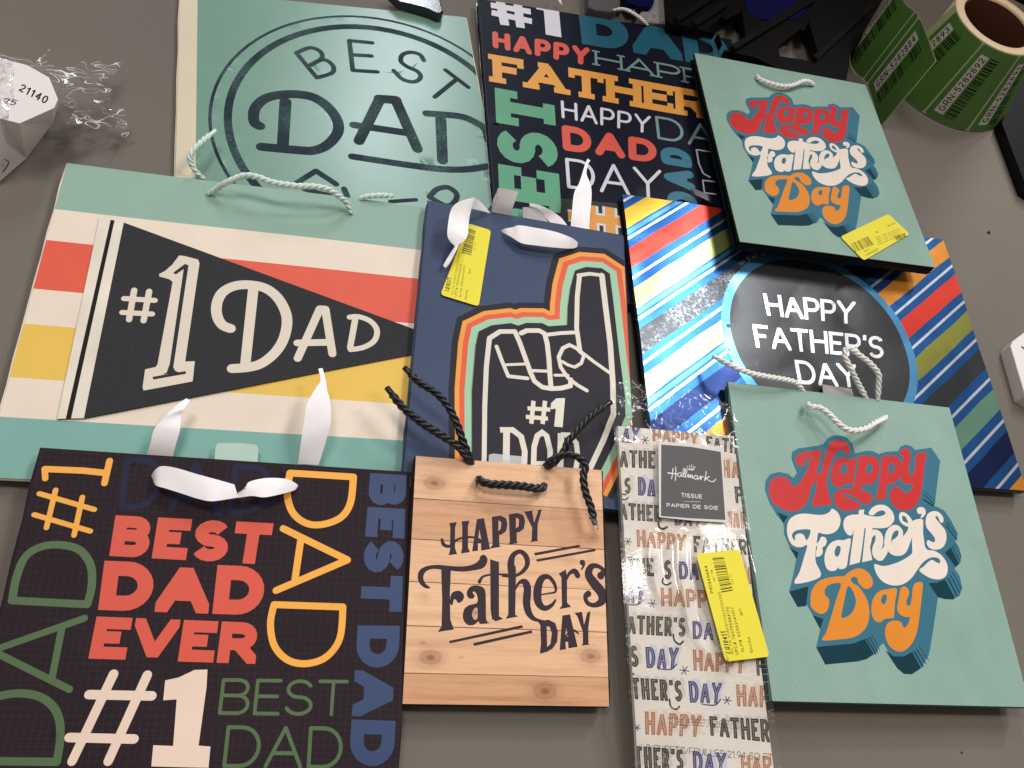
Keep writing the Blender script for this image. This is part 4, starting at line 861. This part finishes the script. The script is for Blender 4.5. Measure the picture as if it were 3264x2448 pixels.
def f1(c):
    bars(c, inkb, [(405,768),(520,803),(572,515),(485,480)], 'U', 22, 3)
    w2 = lambda t2, q, k=.13, m=inkb: c.word(m, t2, q, k, 'U', cap='round', gap=.3)
    w2('LQ1037T', [(205,1212),(240,1052),(292,1064),(258,1228)], .16, ink2); w2('RCTR 01453110200050295', [(285,1262),(370,775),(390,780),(305,1268)]); w2('UPC# 763795983018', [(318,1285),(388,898),(410,902),(345,1292)], .14)
    w2('SLP# 93342142501', [(378,1290),(430,912),(452,916),(400,1296)], .14); w2('BK1', [(487,1012),(500,950),(522,955),(508,1018)], .15); w2('BACRA', [(440,1312),(462,1200),(486,1205),(462,1318)], .15); w2('001 02', [(548,745),(565,650),(580,655),(562,750)], .14)
sticker(F1, F1s, 'U', [(482,424),(752,505),(608,1400),(158,1262)], 'yellow price sticker with barcode, half under the ribbon', f1, z0=.0013)
def f3(c):
    bars(c, inkb, [(1098,160),(1128,215),(1245,165),(1205,112)], 'F', 20, 5); bars(c, inkb, [(1372,115),(1390,140),(1452,118),(1440,92)], 'F', 9, 8)
    for y in (0, 14, 28, 42): c.word(inkb, 'RCTR 0145311', [(1255+y*.4,118+y),(1405+y*.4,62+y),(1410+y*.4,70+y),(1260+y*.4,127+y)], .14, 'F', cap='round')
    c.word(ink2, 'LQ1033T', [(1185,228),(1270,188),(1277,200),(1192,240)], .17, 'F', cap='round'); c.word(inkb, 'BK1', [(1180,205),(1215,190),(1220,199),(1186,214)], .15, 'F', cap='round'); c.word(inkb, 'BACRA', [(1330,42),(1380,22),(1385,31),(1335,52)], .15, 'F', cap='round'); c.word(inkb, '78', [(1250,85),(1268,78),(1273,89),(1255,96)], .15, 'F', cap='round')
sticker(T1, T1s, 'F', [(1030,115),(1338,-32),(1474,98),(1180,268)], 'yellow price sticker on the lower right corner', f3, z0=.0012)
# ================================================================== tissue paper pack
s = Sheet((1969, 1358), (2343.6, 1390), (2016.6, 2443.7), (.029, .029, .014)); s.h += .02; s.w = s.loc((2400, 1900))[0]; TP = s
tis = paper('white tissue paper', (246, 240, 230), .6, .3, .05); dk1 = paper('olive black tissue ink', (66, 62, 50), .6); dk2 = paper('olive tissue inline', (128, 122, 100), .6); pu = paper('violet tissue ink', (66, 58, 104), .6); pu2 = paper('lilac inline', (140, 134, 176), .6)
oc = paper('terracotta tissue ink', (178, 124, 96), .6); oc2 = paper('pale terracotta inline', (218, 172, 142), .6); gh = paper('ghost print', (226, 220, 214), .6); gh2 = paper('ghost lilac', (224, 222, 234), .6); gh3 = paper('ghost peach', (242, 224, 208), .6)
sets = dict(k=(dk1, dk2, gh), p=(pu, pu2, gh2), o=(oc, oc2, gh3))
rows = [('P','AY','p',[(135,192),(310,188),(285,335),(128,325)]),('P','HAPPY','o',[(430,195),(882,240),(876,382),(432,325)]),('P','FATH','k',[(955,275),(1262,305),(1258,452),(958,395)]),
('P','ATHE','k',[(100,410),(458,422),(458,597),(104,582)]),('P','HA','o',[(1108,505),(1282,520),(1292,690),(1116,680)]),('P',"S",'k',[(150,690),(215,680),(215,845),(155,840)]),('P','DA','p',[(284,675),(465,690),(458,868),(290,858)]),('P','F','k',[(1232,765),(1312,775),(1318,942),(1246,932)]),
('P','ATHER','k',[(98,925),(520,955),(520,1120),(108,1092)]),('P','DAY','p',[(640,985),(930,1005),(905,1160),(650,1150)]),('P','HAP','o',[(1142,1010),(1348,1018),(1354,1185),(1150,1170)]),('P','HAPPY','o',[(272,1190),(762,1240),(742,1400),(280,1360)]),('P',"FATHER",'k',[(828,1250),(1350,1290),(1352,1440),(838,1415)]),
('Q','ATHE','k',[(60,160),(317,178),(322,305),(72,290)]),('Q','S','k',[(392,188),(445,190),(442,330),(388,322)]),('Q','DAY','p',[(492,198),(720,210),(712,335),(500,325)]),('Q','HAP','o',[(925,225),(1060,232),(1070,362),(935,355)]),
('Q','AY','p',[(130,365),(268,365),(240,500),(128,488)]),('Q','HAPPY','o',[(366,385),(780,405),(790,535),(370,515)]),('Q','FA','k',[(985,430),(1100,436),(1110,575),(995,560)]),("Q","ATHER'S",'k',[(130,575),(545,598),(540,735),(132,710)]),('Q','DAY','p',[(590,620),(820,630),(815,760),(595,748)]),
('Q','S','k',[(150,790),(205,795),(215,950),(150,940)]),('Q','DAY','p',[(258,803),(497,808),(480,960),(268,952)]),('Q','HAPPY','o',[(594,820),(972,868),(962,992),(600,970)]),('Q','FA','k',[(1042,875),(1160,885),(1170,1015),(1050,1005)]),
('Q',"THER'S",'k',[(155,1018),(517,1042),(520,1192),(170,1172)]),('Q','DAY','p',[(562,1043),(802,1058),(790,1205),(575,1197)]),('Q','HAP','o',[(900,1068),(1135,1078),(1130,1232),(910,1222)]),
('Q','HAPPY','o',[(255,1258),(657,1288),(642,1442),(260,1422)]),('Q','FATHER','k',[(710,1292),(1132,1315),(1142,1480),(720,1430)]),('Q',"THER'S",'k',[(180,1503),(530,1530),(530,1680),(192,1660)]),('Q','DAY','p',[(592,1540),(832,1552),(822,1700),(600,1690)]),('Q','HAP','o',[(930,1568),(1150,1577),(1150,1705),(940,1692)])]
for f, t2, k, q in rows:       # print of the sheet below shows through first
    o = 26 if f == 'P' else 19; s.word(sets[k][2], t2, [(x+o*1.3, y-o) for x, y in q], .26, f, cap='round')
for f, t2, k, q in rows: s.word(sets[k][0], t2, q, .19, f, gap=.16, inline=sets[k][1])
for f, p, w2, k in (('P', [(130,332),(225,338),(280,300)], 10, 'p'), ('P', [(385,858),(460,862)], 12, 'p'), ('Q', [(128,502),(200,505),(245,470)], 9, 'p'), ('Q', [(350,958),(440,962),(480,925)], 9, 'p'), ('Q', [(660,1208),(750,1215),(792,1175)], 9, 'p'), ('Q', [(640,1700),(760,1705)], 9, 'p'),
    ('P', [(170,850),(110,850),(110,885),(160,900),(190,880)], 14, 'k'), ('Q', [(455,715),(465,760),(500,785),(525,765)], 14, 'k'), ('Q', [(430,1175),(440,1225),(475,1245),(500,1225)], 14, 'k'), ('Q', [(385,320),(380,350),(410,365),(440,350)], 12, 'k'), ('Q', [(150,950),(150,990),(180,995)], 12, 'k'), ('P', [(490,1110),(495,1160),(530,1185),(575,1165)], 22, 'k')): s.stroke(sets[k][0], p, w2, f, smooth=True)
for f, x, y, r in (('P',360,315,38),('P',190,1310,38),('Q',308,497,30),('Q',535,970,32),('Q',838,1180,30),('Q',200,1375,24),('Q',668,1415,16),('P',205,1385,14),('P',850,1340,10)):
    for a in (0, 60, 120):
        dx, dy = r*math.cos(math.radians(a+8)), r*math.sin(math.radians(a+8)); s.stroke(pu if r > 20 else gh, [(x-dx, y-dy), (x+dx, y+dy)], 9 if f == 'P' else 7, f)
film_ink = paper('sleeve ink', (44, 40, 38), .4)
for k2_, t2 in enumerate(('HALLMARK CARDS', 'HALLMARK CARDS INC', 'HALLMARK CANADA LTD')): s.word(film_ink, t2, [(415+k2_*30, 1300+k2_*22), (930, 1325+k2_*22), (930, 1340+k2_*22), (415+k2_*30, 1315+k2_*22)], .16, 'Q', cap='round')
s.word(film_ink, '8 SHEETS/FEUILLES 21.94 SQ FT', [(265,1490),(1160,1560),(1160,1612),(262,1540)], .09, 'Q', cap='round')
def tw(x, y): return .0009*noise.noise(Vector((x*16, y*16, 2)))
TI = root('tissue_paper_pack', s.M, 'clear pack of white tissue paper printed HAPPY FATHERS DAY, dark brand label on it', 'tissue paper')
s.build('tissue_stack', tis, TI, cell=.008, hf=tw, thick=.004)
lb = clone(s); cardg = paper('slate label print', (88, 84, 86), .55, .3); cardw = paper('label border', (214, 208, 204), .45)
lb.poly(cardg, [(490,380),(780,402),(1070,450),(1088,700),(1112,1115),(780,1098),(488,1075)], 'P')
lw = paper('label white ink', (224, 220, 216), .4)
for p, w2 in (([(632,598),(634,660),(628,728)], 9), ([(606,612),(600,670),(592,712)], 9), ([(555,656),(600,660),(648,666)], 11), ([(680,655),(662,655),(652,678),(668,692),(685,672),(686,652),(690,690),(706,676)], 7), ([(706,676),(722,630),(712,610),(704,640),(706,690),(722,690)], 7), ([(722,690),(742,640),(734,618),(724,645),(726,692),(744,692)], 7),
    ([(744,692),(756,668),(760,700),(774,672),(780,702),(794,676),(798,706),(812,700)], 8), ([(842,684),(822,680),(812,702),(828,718),(846,700),(846,684),(850,716),(864,706)], 8), ([(864,706),(876,684),(878,722),(886,694),(904,692)], 8), ([(930,640),(922,690),(914,730),(930,705),(960,690),(935,708),(965,735),(1000,738),(1022,716)], 8)): lb.stroke(lw, p, w2, 'P', smooth=True)
for p in ([(752,618),(742,588)], [(768,620),(765,580)], [(782,622),(785,570)], [(796,622),(806,582)], [(806,624),(822,594)]): lb.stroke(lw, p, 5, 'P')
lb.stroke(lw, [(755,620),(780,626),(808,624)], 8, 'P'); lb.word(lw, 'TISSUE', [(685,848),(888,865),(886,906),(690,892)], .16, 'P', cap='round', gap=.4); lb.word(lw, 'PAPIER DE SOIE', [(543,948),(1042,978),(1042,1016),(545,984)], .16, 'P', cap='round', gap=.4); lb.stroke(lw, [(712,930),(870,938)], 3, 'P')
o = lb.build('brand_label', cardw, TI, outline=lb.L([(462,352),(780,368),(1090,402),(1112,760),(1142,1142),(800,1120),(470,1085)], 'P'), cell=.008, z0=.0046, hf=tw, thick=.0003); o['label'] = 'square slate grey brand label with a crown'
# clear sleeve: wrinkled, with two long folds, gathered above the paper
sl = clone(s); fold1 = [sl.loc(p, 'Q') for p in ((545,60),(548,250),(575,450),(600,640),(690,760),(790,890))]; fold2 = [sl.loc(p, 'Q') for p in ((345,60),(345,200),(365,330),(400,430))]; fold3 = [sl.loc(p, 'P') for p in ((1330,1320),(1380,1500),(1420,1700))]
def dseg(x, y, pl):
    b2 = 9
    for (ax, ay), (bx, by) in zip(pl, pl[1:]):
        dx, dy = bx-ax, by-ay; t2 = max(0, min(1, ((x-ax)*dx+(y-ay)*dy)/(dx*dx+dy*dy))); b2 = min(b2, math.hypot(x-ax-dx*t2, y-ay-dy*t2))
    return b2
def slv(x, y):
    top = max(0, min(1, (y+.012)/.02)); v = Vector((x*30, y*22, 7))
    return .0022+.0005*abs(noise.noise(v*.6))+.00012*noise.noise(v*2.2)+.0052*math.exp(-(dseg(x, y, fold1)/.0050)**2)+.0046*math.exp(-(dseg(x, y, fold2)/.0045)**2)+.0025*math.exp(-(dseg(x, y, fold3)/.003)**2)+top*(.006*abs(noise.noise(v*2.2+Vector((5, 0, 0))))+.003*noise.noise(v*5))
FL = film('clear sleeve film', .10, .02, bump=(90, .15, .001), fk=.8, crease_glint=.25)
m_ = .004
o = sl.build('plastic_sleeve', FL, TI, outline=[(-m_, .030), (.01, .034), (.03, .030), (s.w*.6, .034), (s.w-.008, .026), (s.w+m_*.6, .018), (s.w+m_, -s.h), (-m_, -s.h)], cell=.0026, hf=slv)
def f2(c):
    bars(c, inkb, [(770,430),(850,415),(785,180),(703,186)], 'Q', 24, 11)
    w2 = lambda t2, q, k=.14, m=inkb: c.word(m, t2, q, k, 'Q', cap='round', gap=.3)
    w2('P91340664', [(692,437),(648,243),(668,239),(714,434)], .17, ink2); w2('R1 78', [(714,352),(692,272),(706,269),(728,348)], .15, ink2); w2('001 01', [(845,375),(828,300),(838,298),(856,372)])
    w2('LQ1041T', [(797,850),(762,698),(800,694),(832,860)], .15, ink2); w2('RCTR 01453110200050295', [(838,862),(745,425),(762,420),(856,858)]); w2('UPC# 763795984170', [(868,868),(798,532),(820,528),(890,864)], .15); w2('SLP# 93342141107', [(910,850),(832,534),(853,530),(930,846)], .15)
    w2('BK1', [(903,590),(888,545),(905,541),(920,586)], .15); w2('BACRA', [(972,852),(950,742),(968,738),(990,848)], .15)
sticker(TI, s, 'Q', [(592,158),(896,126),(1106,878),(796,914)], 'yellow price sticker with barcode and code P91340664', f2, z0=.0058)
# ================================================================== roll of green labels
HL = .085; RC = Vector((.269, .897, 0)); RR = .047
grn = paper('green label paper', (76, 116, 50), .45, .5, .05); liner = paper('label liner edge', (176, 186, 140), .5); gw = paper('label white box', (198, 192, 182), .5); gk = paper('label black ink', (20, 30, 14), .45)
RO_ = root('label_roll', Matrix.Translation(RC), 'standing roll of green barcode labels with a cream paper core', 'label roll')
def pathlen(P): return [0]+[sum((P[i+1]-P[i]).length for i in range(k+1)) for k in range(len(P)-1)]
def ruled(parent, name, base, P, s2, u0, outline, cell, z0=0, thick=0, top=None):
    """bend a flat printed piece along an upright path; u runs along the path, v up"""
    o = s2.build(name, base, parent, outline=outline, cell=cell, thick=thick, z0=0); L = pathlen(P); Mi = parent.matrix_world.inverted() if parent else Matrix()
    for v in o.data.vertices:
        u = max(0, min(L[-1]-1e-6, v.co.x+u0)); k = max(i for i in range(len(L)-1) if L[i] <= u); t2 = (u-L[k])/(L[k+1]-L[k]); b2 = P[k].lerp(P[k+1], t2); d = (P[k+1]-P[k]).normalized(); nn = Vector((d.y, -d.x, 0)); h = v.co.y/HL
        q = b2.copy()
        if top: q = q.lerp(top(b2), h)
        q += nn*(z0+v.co.z); q.z = v.co.y+.001; v.co = Mi @ q
    o.data.update(); return o
def green_label(parent, P, u0, w2, code, seed, top=None):
    s2 = Plain(w2, HL); k = w2/.061
    s2.add(gw, [[(.0065*k, .008), (.0190*k, .008), (.0190*k, .075), (.0065*k, .075)]])
    s2.word(gk, code, [(.0086*k, .011), (.0086*k, .072), (.0170*k, .072), (.0170*k, .011)], .14, gap=.35, cap='round')
    rr = random.Random(seed); y = .007
    while y < .075:
        t2 = rr.choice((.0006, .0006, .0012, .0018)); s2.add(gk, [[(.021*k, y), (.035*k, y), (.035*k, y+t2), (.021*k, y+t2)]]); y += t2+rr.choice((.0006, .001, .0016))
    o = ruled(parent, 'label', grn, P, s2, u0+.0010, rounded([(0, .001), (0, HL-.001), (w2-.0022, HL-.001), (w2-.0022, .001)], .003), .006, .0004, 0, top); return o
def cm(pts, n=6): return [Vector((a, b2, 0)) for a, b2 in catmull([tuple(p)[:2] for p in pts], False, n)]
def totop(b2):
    d = (b2-RC); d.z = 0; return RC+d.normalized()*RR
a0_ = W((1600, 1388), 0, 'N'); a0_ = math.degrees(math.atan2(a0_.y-.915, a0_.x-.2718)); ARC_ = [a0_+d for d in (18, 40, 65, 90)]
BP = cm([W(p, 0, 'N') for p in ((760,700),(820,900),(940,1050),(1130,1200),(1400,1340),(1600,1388))]+[Vector((.2718+.078*math.cos(math.radians(a)), .915+.078*math.sin(math.radians(a)), 0)) for a in ARC_])
Lb = pathlen(BP); iu = min(range(len(BP)), key=lambda i: (BP[i]-W((1130, 1200), 0, 'N')).length); ub = Lb[iu]; ue = Lb[min(range(len(BP)), key=lambda i: (BP[i]-W((1600, 1388), 0, 'N')).length)]
ws_ = Plain(1, 1); ruled(RO_, 'label_backing', liner, BP, ws_, 0, [(0, 0), (0, HL), (Lb[-1], HL), (Lb[-1], 0)], .006, 0, 0, totop)
green_label(RO_, BP, ub, min(.061, ue-ub-.001), 'GRN-5282892', 4, totop); green_label(RO_, BP, ub-.061, .061, 'GRN-5282893', 5, totop)
if Lb[-1]-ue > .03: green_label(RO_, BP, ue, min(.061, Lb[-1]-ue-.001), 'GRN-5282891', 6, totop)
def ring_mesh(r0, r1, z0, z1, n=64):
    V = []; F = []
    for i in range(n):
        a = 2*math.pi*i/n; c, s2 = math.cos(a), math.sin(a); V += [(r1*c, r1*s2, z0), (r1*c, r1*s2, z1-.0008), ((r1-.0008)*c, (r1-.0008)*s2, z1), ((r0+.0008)*c, (r0+.0008)*s2, z1), (r0*c, r0*s2, z1-.0008), (r0*c, r0*s2, z0)]
    for i in range(n):
        for j in range(5): a, b2 = i*6+j, ((i+1) % n)*6+j; F.append((a, b2, b2+1, a+1))
    return V, F
V, F = ring_mesh(.0368, RR-.0004, 0.002, HL+.0012); mesh_obj('paper_core', V, F, paper('cream roll edge', (232, 206, 170), .6), RO_, True)
V, F = ring_mesh(.0350, .0367, 0.002, HL-.001); mesh_obj('card_tube', V, F, paper('brown card tube', (70, 40, 26), .7), RO_, True)
SP = cm([W(p, 0, 'N') for p in ((682,1352),(540,900),(430,790),(372,700),(360,600),(400,500),(480,420))]); Ls = pathlen(SP)
SR = RO_
ruled(SR, 'label_tail', liner, SP[::-1], ws_, 0, [(0, 0), (0, HL), (Ls[-1], HL), (Ls[-1], 0)], .006)
SPr = SP[::-1]; tot = Ls[-1]
green_label(SR, SPr, tot-.061-.0005, .061, 'GRN-5282884', 8); green_label(SR, SPr, tot-.1225, .061, 'GRN-5282885', 9)
# ================================================================== white pack in crumpled clear film, far left
wh = paper('white carton', (232, 226, 224), .5, .4, .02); wh2 = paper('grey print band', (176, 168, 160), .5)
def MP(x, y, z): return W((x, y), z, 'M')
pts = dict(i=MP(-300,150,.05), b=MP(0,268,.05), c=MP(280,345,.05), d=MP(500,470,.05), e=MP(590,690,.05), f=MP(550,778,.05), g=MP(200,935,.05), h=MP(0,885,.05), k=MP(-300,810,.05),
   m=MP(525,945,.022), n=MP(268,1290,.004), o=MP(0,1525,.003), p=MP(-300,1760,.002), e2=MP(600,760,.03), bi=MP(-300,400,.001), bd=MP(470,640,.001), bm=MP(480,880,.001))
ks = list(pts); fc = [('i','b','h','k'),('b','c','d','e','f','g','h'),('k','h','o','p'),('h','g','n','o'),('g','f','m','n'),('f','e','e2','m'),('e','d','bd','e2'),('i','bi','bd','d','c','b'),('e2','bd','bm','m')]
PK = root('wrapped_carton', Matrix.Translation(MP(200, 900, 0)), 'white printed carton wrapped in crumpled clear film at the left edge', 'carton')
mesh_obj('carton', local(PK, [pts[k] for k in ks]), [tuple(ks.index(a) for a in q) for q in fc], wh, PK)
ps = Sheet(fp('M', (0, 268)), fp('M', (500, 470)), fp('M', (0, 885)), (.05,)*3); pk_ = paper('carton ink', (40, 36, 38), .5)
def onps(name, quad, text, w2, base=ps, z0=.0002):
    c = clone(base); c.word(pk_, text, quad, w2, 'M', cap='round', gap=.3); ol = c.L(quad, 'M'); o = c.build(name, pk_, None, outline=ol, cell=0)
    # keep only the inked faces, as a thin print lying on the carton
    return o
for nm, t2, q, w2 in (('print', '21140', [(225,530),(505,668),(462,742),(185,600)], .16), ('print', '25', [(48,676),(188,700),(150,756),(15,735)], .15)):
    c = clone(ps); c.word(pk_, t2, q, w2, 'M', cap='round', gap=.3); ol = [(x, y) for x, y in c.L([(q[0][0]-8, q[0][1]-8), (q[1][0]+8, q[1][1]-8), (q[2][0]+8, q[2][1]+8), (q[3][0]-8, q[3][1]+8)], 'M')]
    rt2 = c.build('printed_patch', wh, None, outline=ol, cell=0, z0=.00006); rt2.matrix_world = PK.matrix_world.inverted() @ c.M; rt2.parent = PK
V, F = rope_mesh([MP(48,1312,.019)+Vector((0,0,.001)), MP(92,1330,.018), MP(30,1432,.012), MP(-10,1436,.012)], .0005, .01, 1, 6, .003); mesh_obj('printed_mark', local(PK, V), F, pk_, PK)
fs = Sheet(fp('M', (-50, 100)), fp('M', (1250, 300)), fp('M', (-50, 1000)), (.052, .010, .050))
def crum(x, y):
    v = Vector((x*42, y*42, 3)); e = min(1, max(0, x/.06))
    return .004+(.001+.012*e)*abs(noise.noise(v))+(.002+.005*e)*noise.noise(v*3.1)+(.0010+.0012*e)*noise.noise(Vector((x*700, y*260, 1)))
CF = film('crumpled film', .05, .03, bump=(120, .15, .001), fk=1.3, crease_glint=.9)
o = fs.build('film_wrap', CF, None, outline=fs.L([(-50,230),(150,300),(350,340),(500,195),(520,200),(400,330),(540,420),(840,400),(1000,350),(1220,370),(1110,520),(960,560),(1110,650),(1090,750),(960,820),(1250,870),(1300,1060),(1262,1100),(1200,1010),(930,1030),(650,990),(720,880),(560,800),(200,960),(-50,900)], 'M'), cell=.0034, hf=crum)
for pl in o.data.polygons: pl.use_smooth = False
o.matrix_world = PK.matrix_world.inverted() @ fs.M; o.parent = PK
# ================================================================== clutter along the top and right edges
blkp = paper('black crate plastic', (17, 15, 15), .6, .2, .1); blug = paper('blue plastic', (12, 14, 62), .6, .15)
cs = Sheet(fp('L', (540, -300)), fp('L', (2400, -300)), fp('L', (540, 700)), (.024,)*3)
CR = root('black_crate', cs.M, 'black plastic crate with two angular cut-outs at the top right', 'crate')
cuts = [cs.L(c, 'L') for c in ([(865,232),(985,130),(1012,156),(1145,85),(1177,300),(1060,395),(1000,390),(965,270)], [(1425,358),(1600,230),(1635,236),(1665,165),(1740,410),(1665,475),(1440,440)])]
blkb = paper('black crate rib', (22, 20, 20), .6, .2, .1)
cs.build('crate_side', blkp, CR, outline=cs.L([(540,-300),(570,182),(700,205),(950,262),(1010,400),(1250,450),(1400,525),(1640,590),(1960,640),(1990,430),(2212,60),(2400,-300)], 'L'), cell=.03, thick=.008, cuts=cuts)
def bar(p, q, wd2, h, z0, parent, m, name='rib', f='L'):
    a, b2 = W(p, z0, f), W(q, z0, f); d = (b2-a).normalized(); nn = Vector((-d.y, d.x, 0))*wd2/2; V = []
    for z in (0, h):
        for c, sg in ((a, 1), (b2, 1), (b2, -1), (a, -1)): V.append(c+nn*sg+Vector((0, 0, z)))
    return mesh_obj(name, local(parent, V), [(3,2,1,0), (4,5,6,7), (0,1,5,4), (1,2,6,5), (2,3,7,6), (3,0,4,7)], m, parent)
for p, q in (((620,180),(1180,-190)), ((1060,400),(1680,20)), ((1210,300),(1900,-160)), ((1700,480),(2150,60)), ((760,210),(1000,60))): bar(p, q, .006, .005, .0242, CR, blkb)
for k2_ in range(6): bar((660+k2_*34, 120-k2_*22), (860+k2_*34, 0-k2_*22), .0016, .002, .0242, CR, blkb, 'rib')
for x0, x1, y0, y1, hh in ((-.33, .20, 1.17, 1.42, .84), (.205, .37, 1.14, 1.40, .52)):       # unseen open boxes added to shade the back bags, walls 6 mm thick
    for a, b2 in (((x0, y0), (x1, y0)), ((x1-.003, y0+.004), (x1-.003, y1-.004)), ((x0, y1), (x1, y1)), ((x0+.003, y0+.004), (x0+.003, y1-.004))):
        A, B = Vector(a+(0,)), Vector(b2+(0,)); d = (B-A).normalized(); nn = Vector((-d.y, d.x, 0))*.003; V = []
        for z in (0.001, hh):
            for c, sg in ((A, 1), (B, 1), (B, -1), (A, -1)): V.append(c+nn*sg+Vector((0, 0, z)))
        mesh_obj('shade_wall', local(CR, V), [(3,2,1,0), (4,5,6,7), (0,1,5,4), (1,2,6,5), (2,3,7,6), (3,0,4,7)], blkp, CR)
def prism(name, f, px, z0, z1, m, label, cat, side=None, bev=.0015, inset=0):
    """closed block whose top face has the measured outline"""
    q = [W(p, z1, f) for p in px]; n = len(q); cc = sum(q, Vector())/n
    if sum(q[i-1].x*q[i].y-q[i].x*q[i-1].y for i in range(n)) < 0: q = q[::-1]
    M = Matrix.Translation((cc.x, cc.y, z0)); rt = root(name, M, label, cat); V = [p+(cc-p).normalized()*bev for p in q]+[p-Vector((0, 0, bev)) for p in q]+[Vector((p.x, p.y, z0)) for p in q]
    F = [tuple(range(n))]+[(i, n+i, n+(i+1) % n, (i+1) % n) for i in range(n)]+[(n+i, 2*n+i, 2*n+(i+1) % n, n+(i+1) % n) for i in range(n)]
    F.append(tuple(range(3*n-1, 2*n-1, -1))); nt = n+1
    mesh_obj('body', local(rt, V), F, [m, side or m], rt, False, [0]*nt+[1]*(len(F)-nt)); return rt
prism('blue_bin', 'L', [(1140,-200),(1700,-200),(1640,100),(1560,150),(1290,148),(1180,75)], 0.0, .026, blug, 'dark blue plastic bin behind the black crate', 'bin')
gsp = paper('grey speckled card', (150, 150, 150), .5, .4, .1, 'speckle', c2=(60, 60, 62))
prism('speckled_card', 'L', [(330,120),(380,60),(430,40),(510,-150),(535,-150),(568,180),(420,170)], .001, .0125, gsp, 'grey speckled card sticking out beside the black crate', 'card')
prism('grey_box', 'L', [(-60,-100),(215,-100),(190,40),(140,88),(0,72),(-60,50)], .001, .0128, paper('dim grey card', (96, 94, 96), .5), 'grey box end behind the word-print bag', 'box')
prism('blue_pouch', 'L', [(170,-120),(480,-120),(455,15),(430,42),(340,40),(250,18)], .0126, .020, blug, 'small blue pouch lying over the speckled card', 'pouch')
prism('brown_bristle_strip', 'L', [(250,40),(330,42),(318,90),(240,85)], .0127, .014, paper('brown bristles', (88, 66, 46), .7, c2=(20, 18, 16), kind='speckle'), 'brown bristly strip beside the blue pouch', 'strip')
bt = prism('tape_strap', 'B', [(470,-60),(800,-60),(822,40),(832,68),(822,84),(795,86),(740,60),(640,30),(540,5)], .0075, .016, paper('black glossy strap', (22, 22, 26), .2, .7), 'glossy black strap end lying on the stamped mint bag', 'strap')
gb = prism('glove_box', 'X', [(3193,392),(3252,225),(3700,200),(3700,900),(3272,600)], 0, .012, paper('black box print', (18, 18, 22), .35, .5), 'black box with small white print at the right edge', 'box', bev=.0004)
gs = Sheet((3190, 392), (3268, 600), (3400, 350), (.0123,)*3); gt = clone(gs); wi = paper('small white print', (190, 190, 196), .5); gt.M = gs.M
gt.word(wi, 'able Nitrile', [(2095,1060),(2225,1400),(2205,1410),(2072,1075)], .14, 'N', cap='round', gap=.3)
o = gt.build('printed_panel', MATS['black box print'], None, outline=gt.L([(2060,1040),(2120,1020),(2250,1400),(2190,1430)], 'N'), cell=0, z0=.0004); o.matrix_world = gb.matrix_world.inverted() @ gt.M; o.parent = gb
wb_ = prism('white_box', 'X', [(3221,1102),(3228,1088),(3264,1060),(3420,960),(3500,1400),(3268,1262)], 0, .012, wh, 'white box corner with a small dark mark at the right edge', 'box', bev=.0004)
V, F = rope_mesh([W((3256, 1104), .0124), W((3266, 1112), .0124), W((3275, 1120), .0124)], .0006, .01, 1, 6, .002); mesh_obj('printed_mark', local(wb_, V), F, pk_, wb_)
cr = paper('brown crumb', (60, 46, 34), .8); bm = bmesh.new(); bmesh.ops.create_icosphere(bm, subdivisions=2, radius=.0016)
for v in bm.verts: v.co *= 1+.5*noise.noise(v.co*900); v.co.z *= .5
me = bpy.data.meshes.new('crumb'); bm.to_mesh(me); bm.free(); me.materials.append(cr)
for k2_, (p, lab) in enumerate((((3153, 741), 'small brown crumb on the table right of the striped foil bag'), ((3067, 2398), 'tiny dark crumb on the table below the lower mint bag'))):
    o = bpy.data.objects.new('crumb', me); C.objects.link(o); o.location = W(p, .0007); o.rotation_euler.z = k2_*1.3; o.scale = (1, 1, 1) if k2_ == 0 else (.38, .38, .38); tag(o, lab, 'crumb')
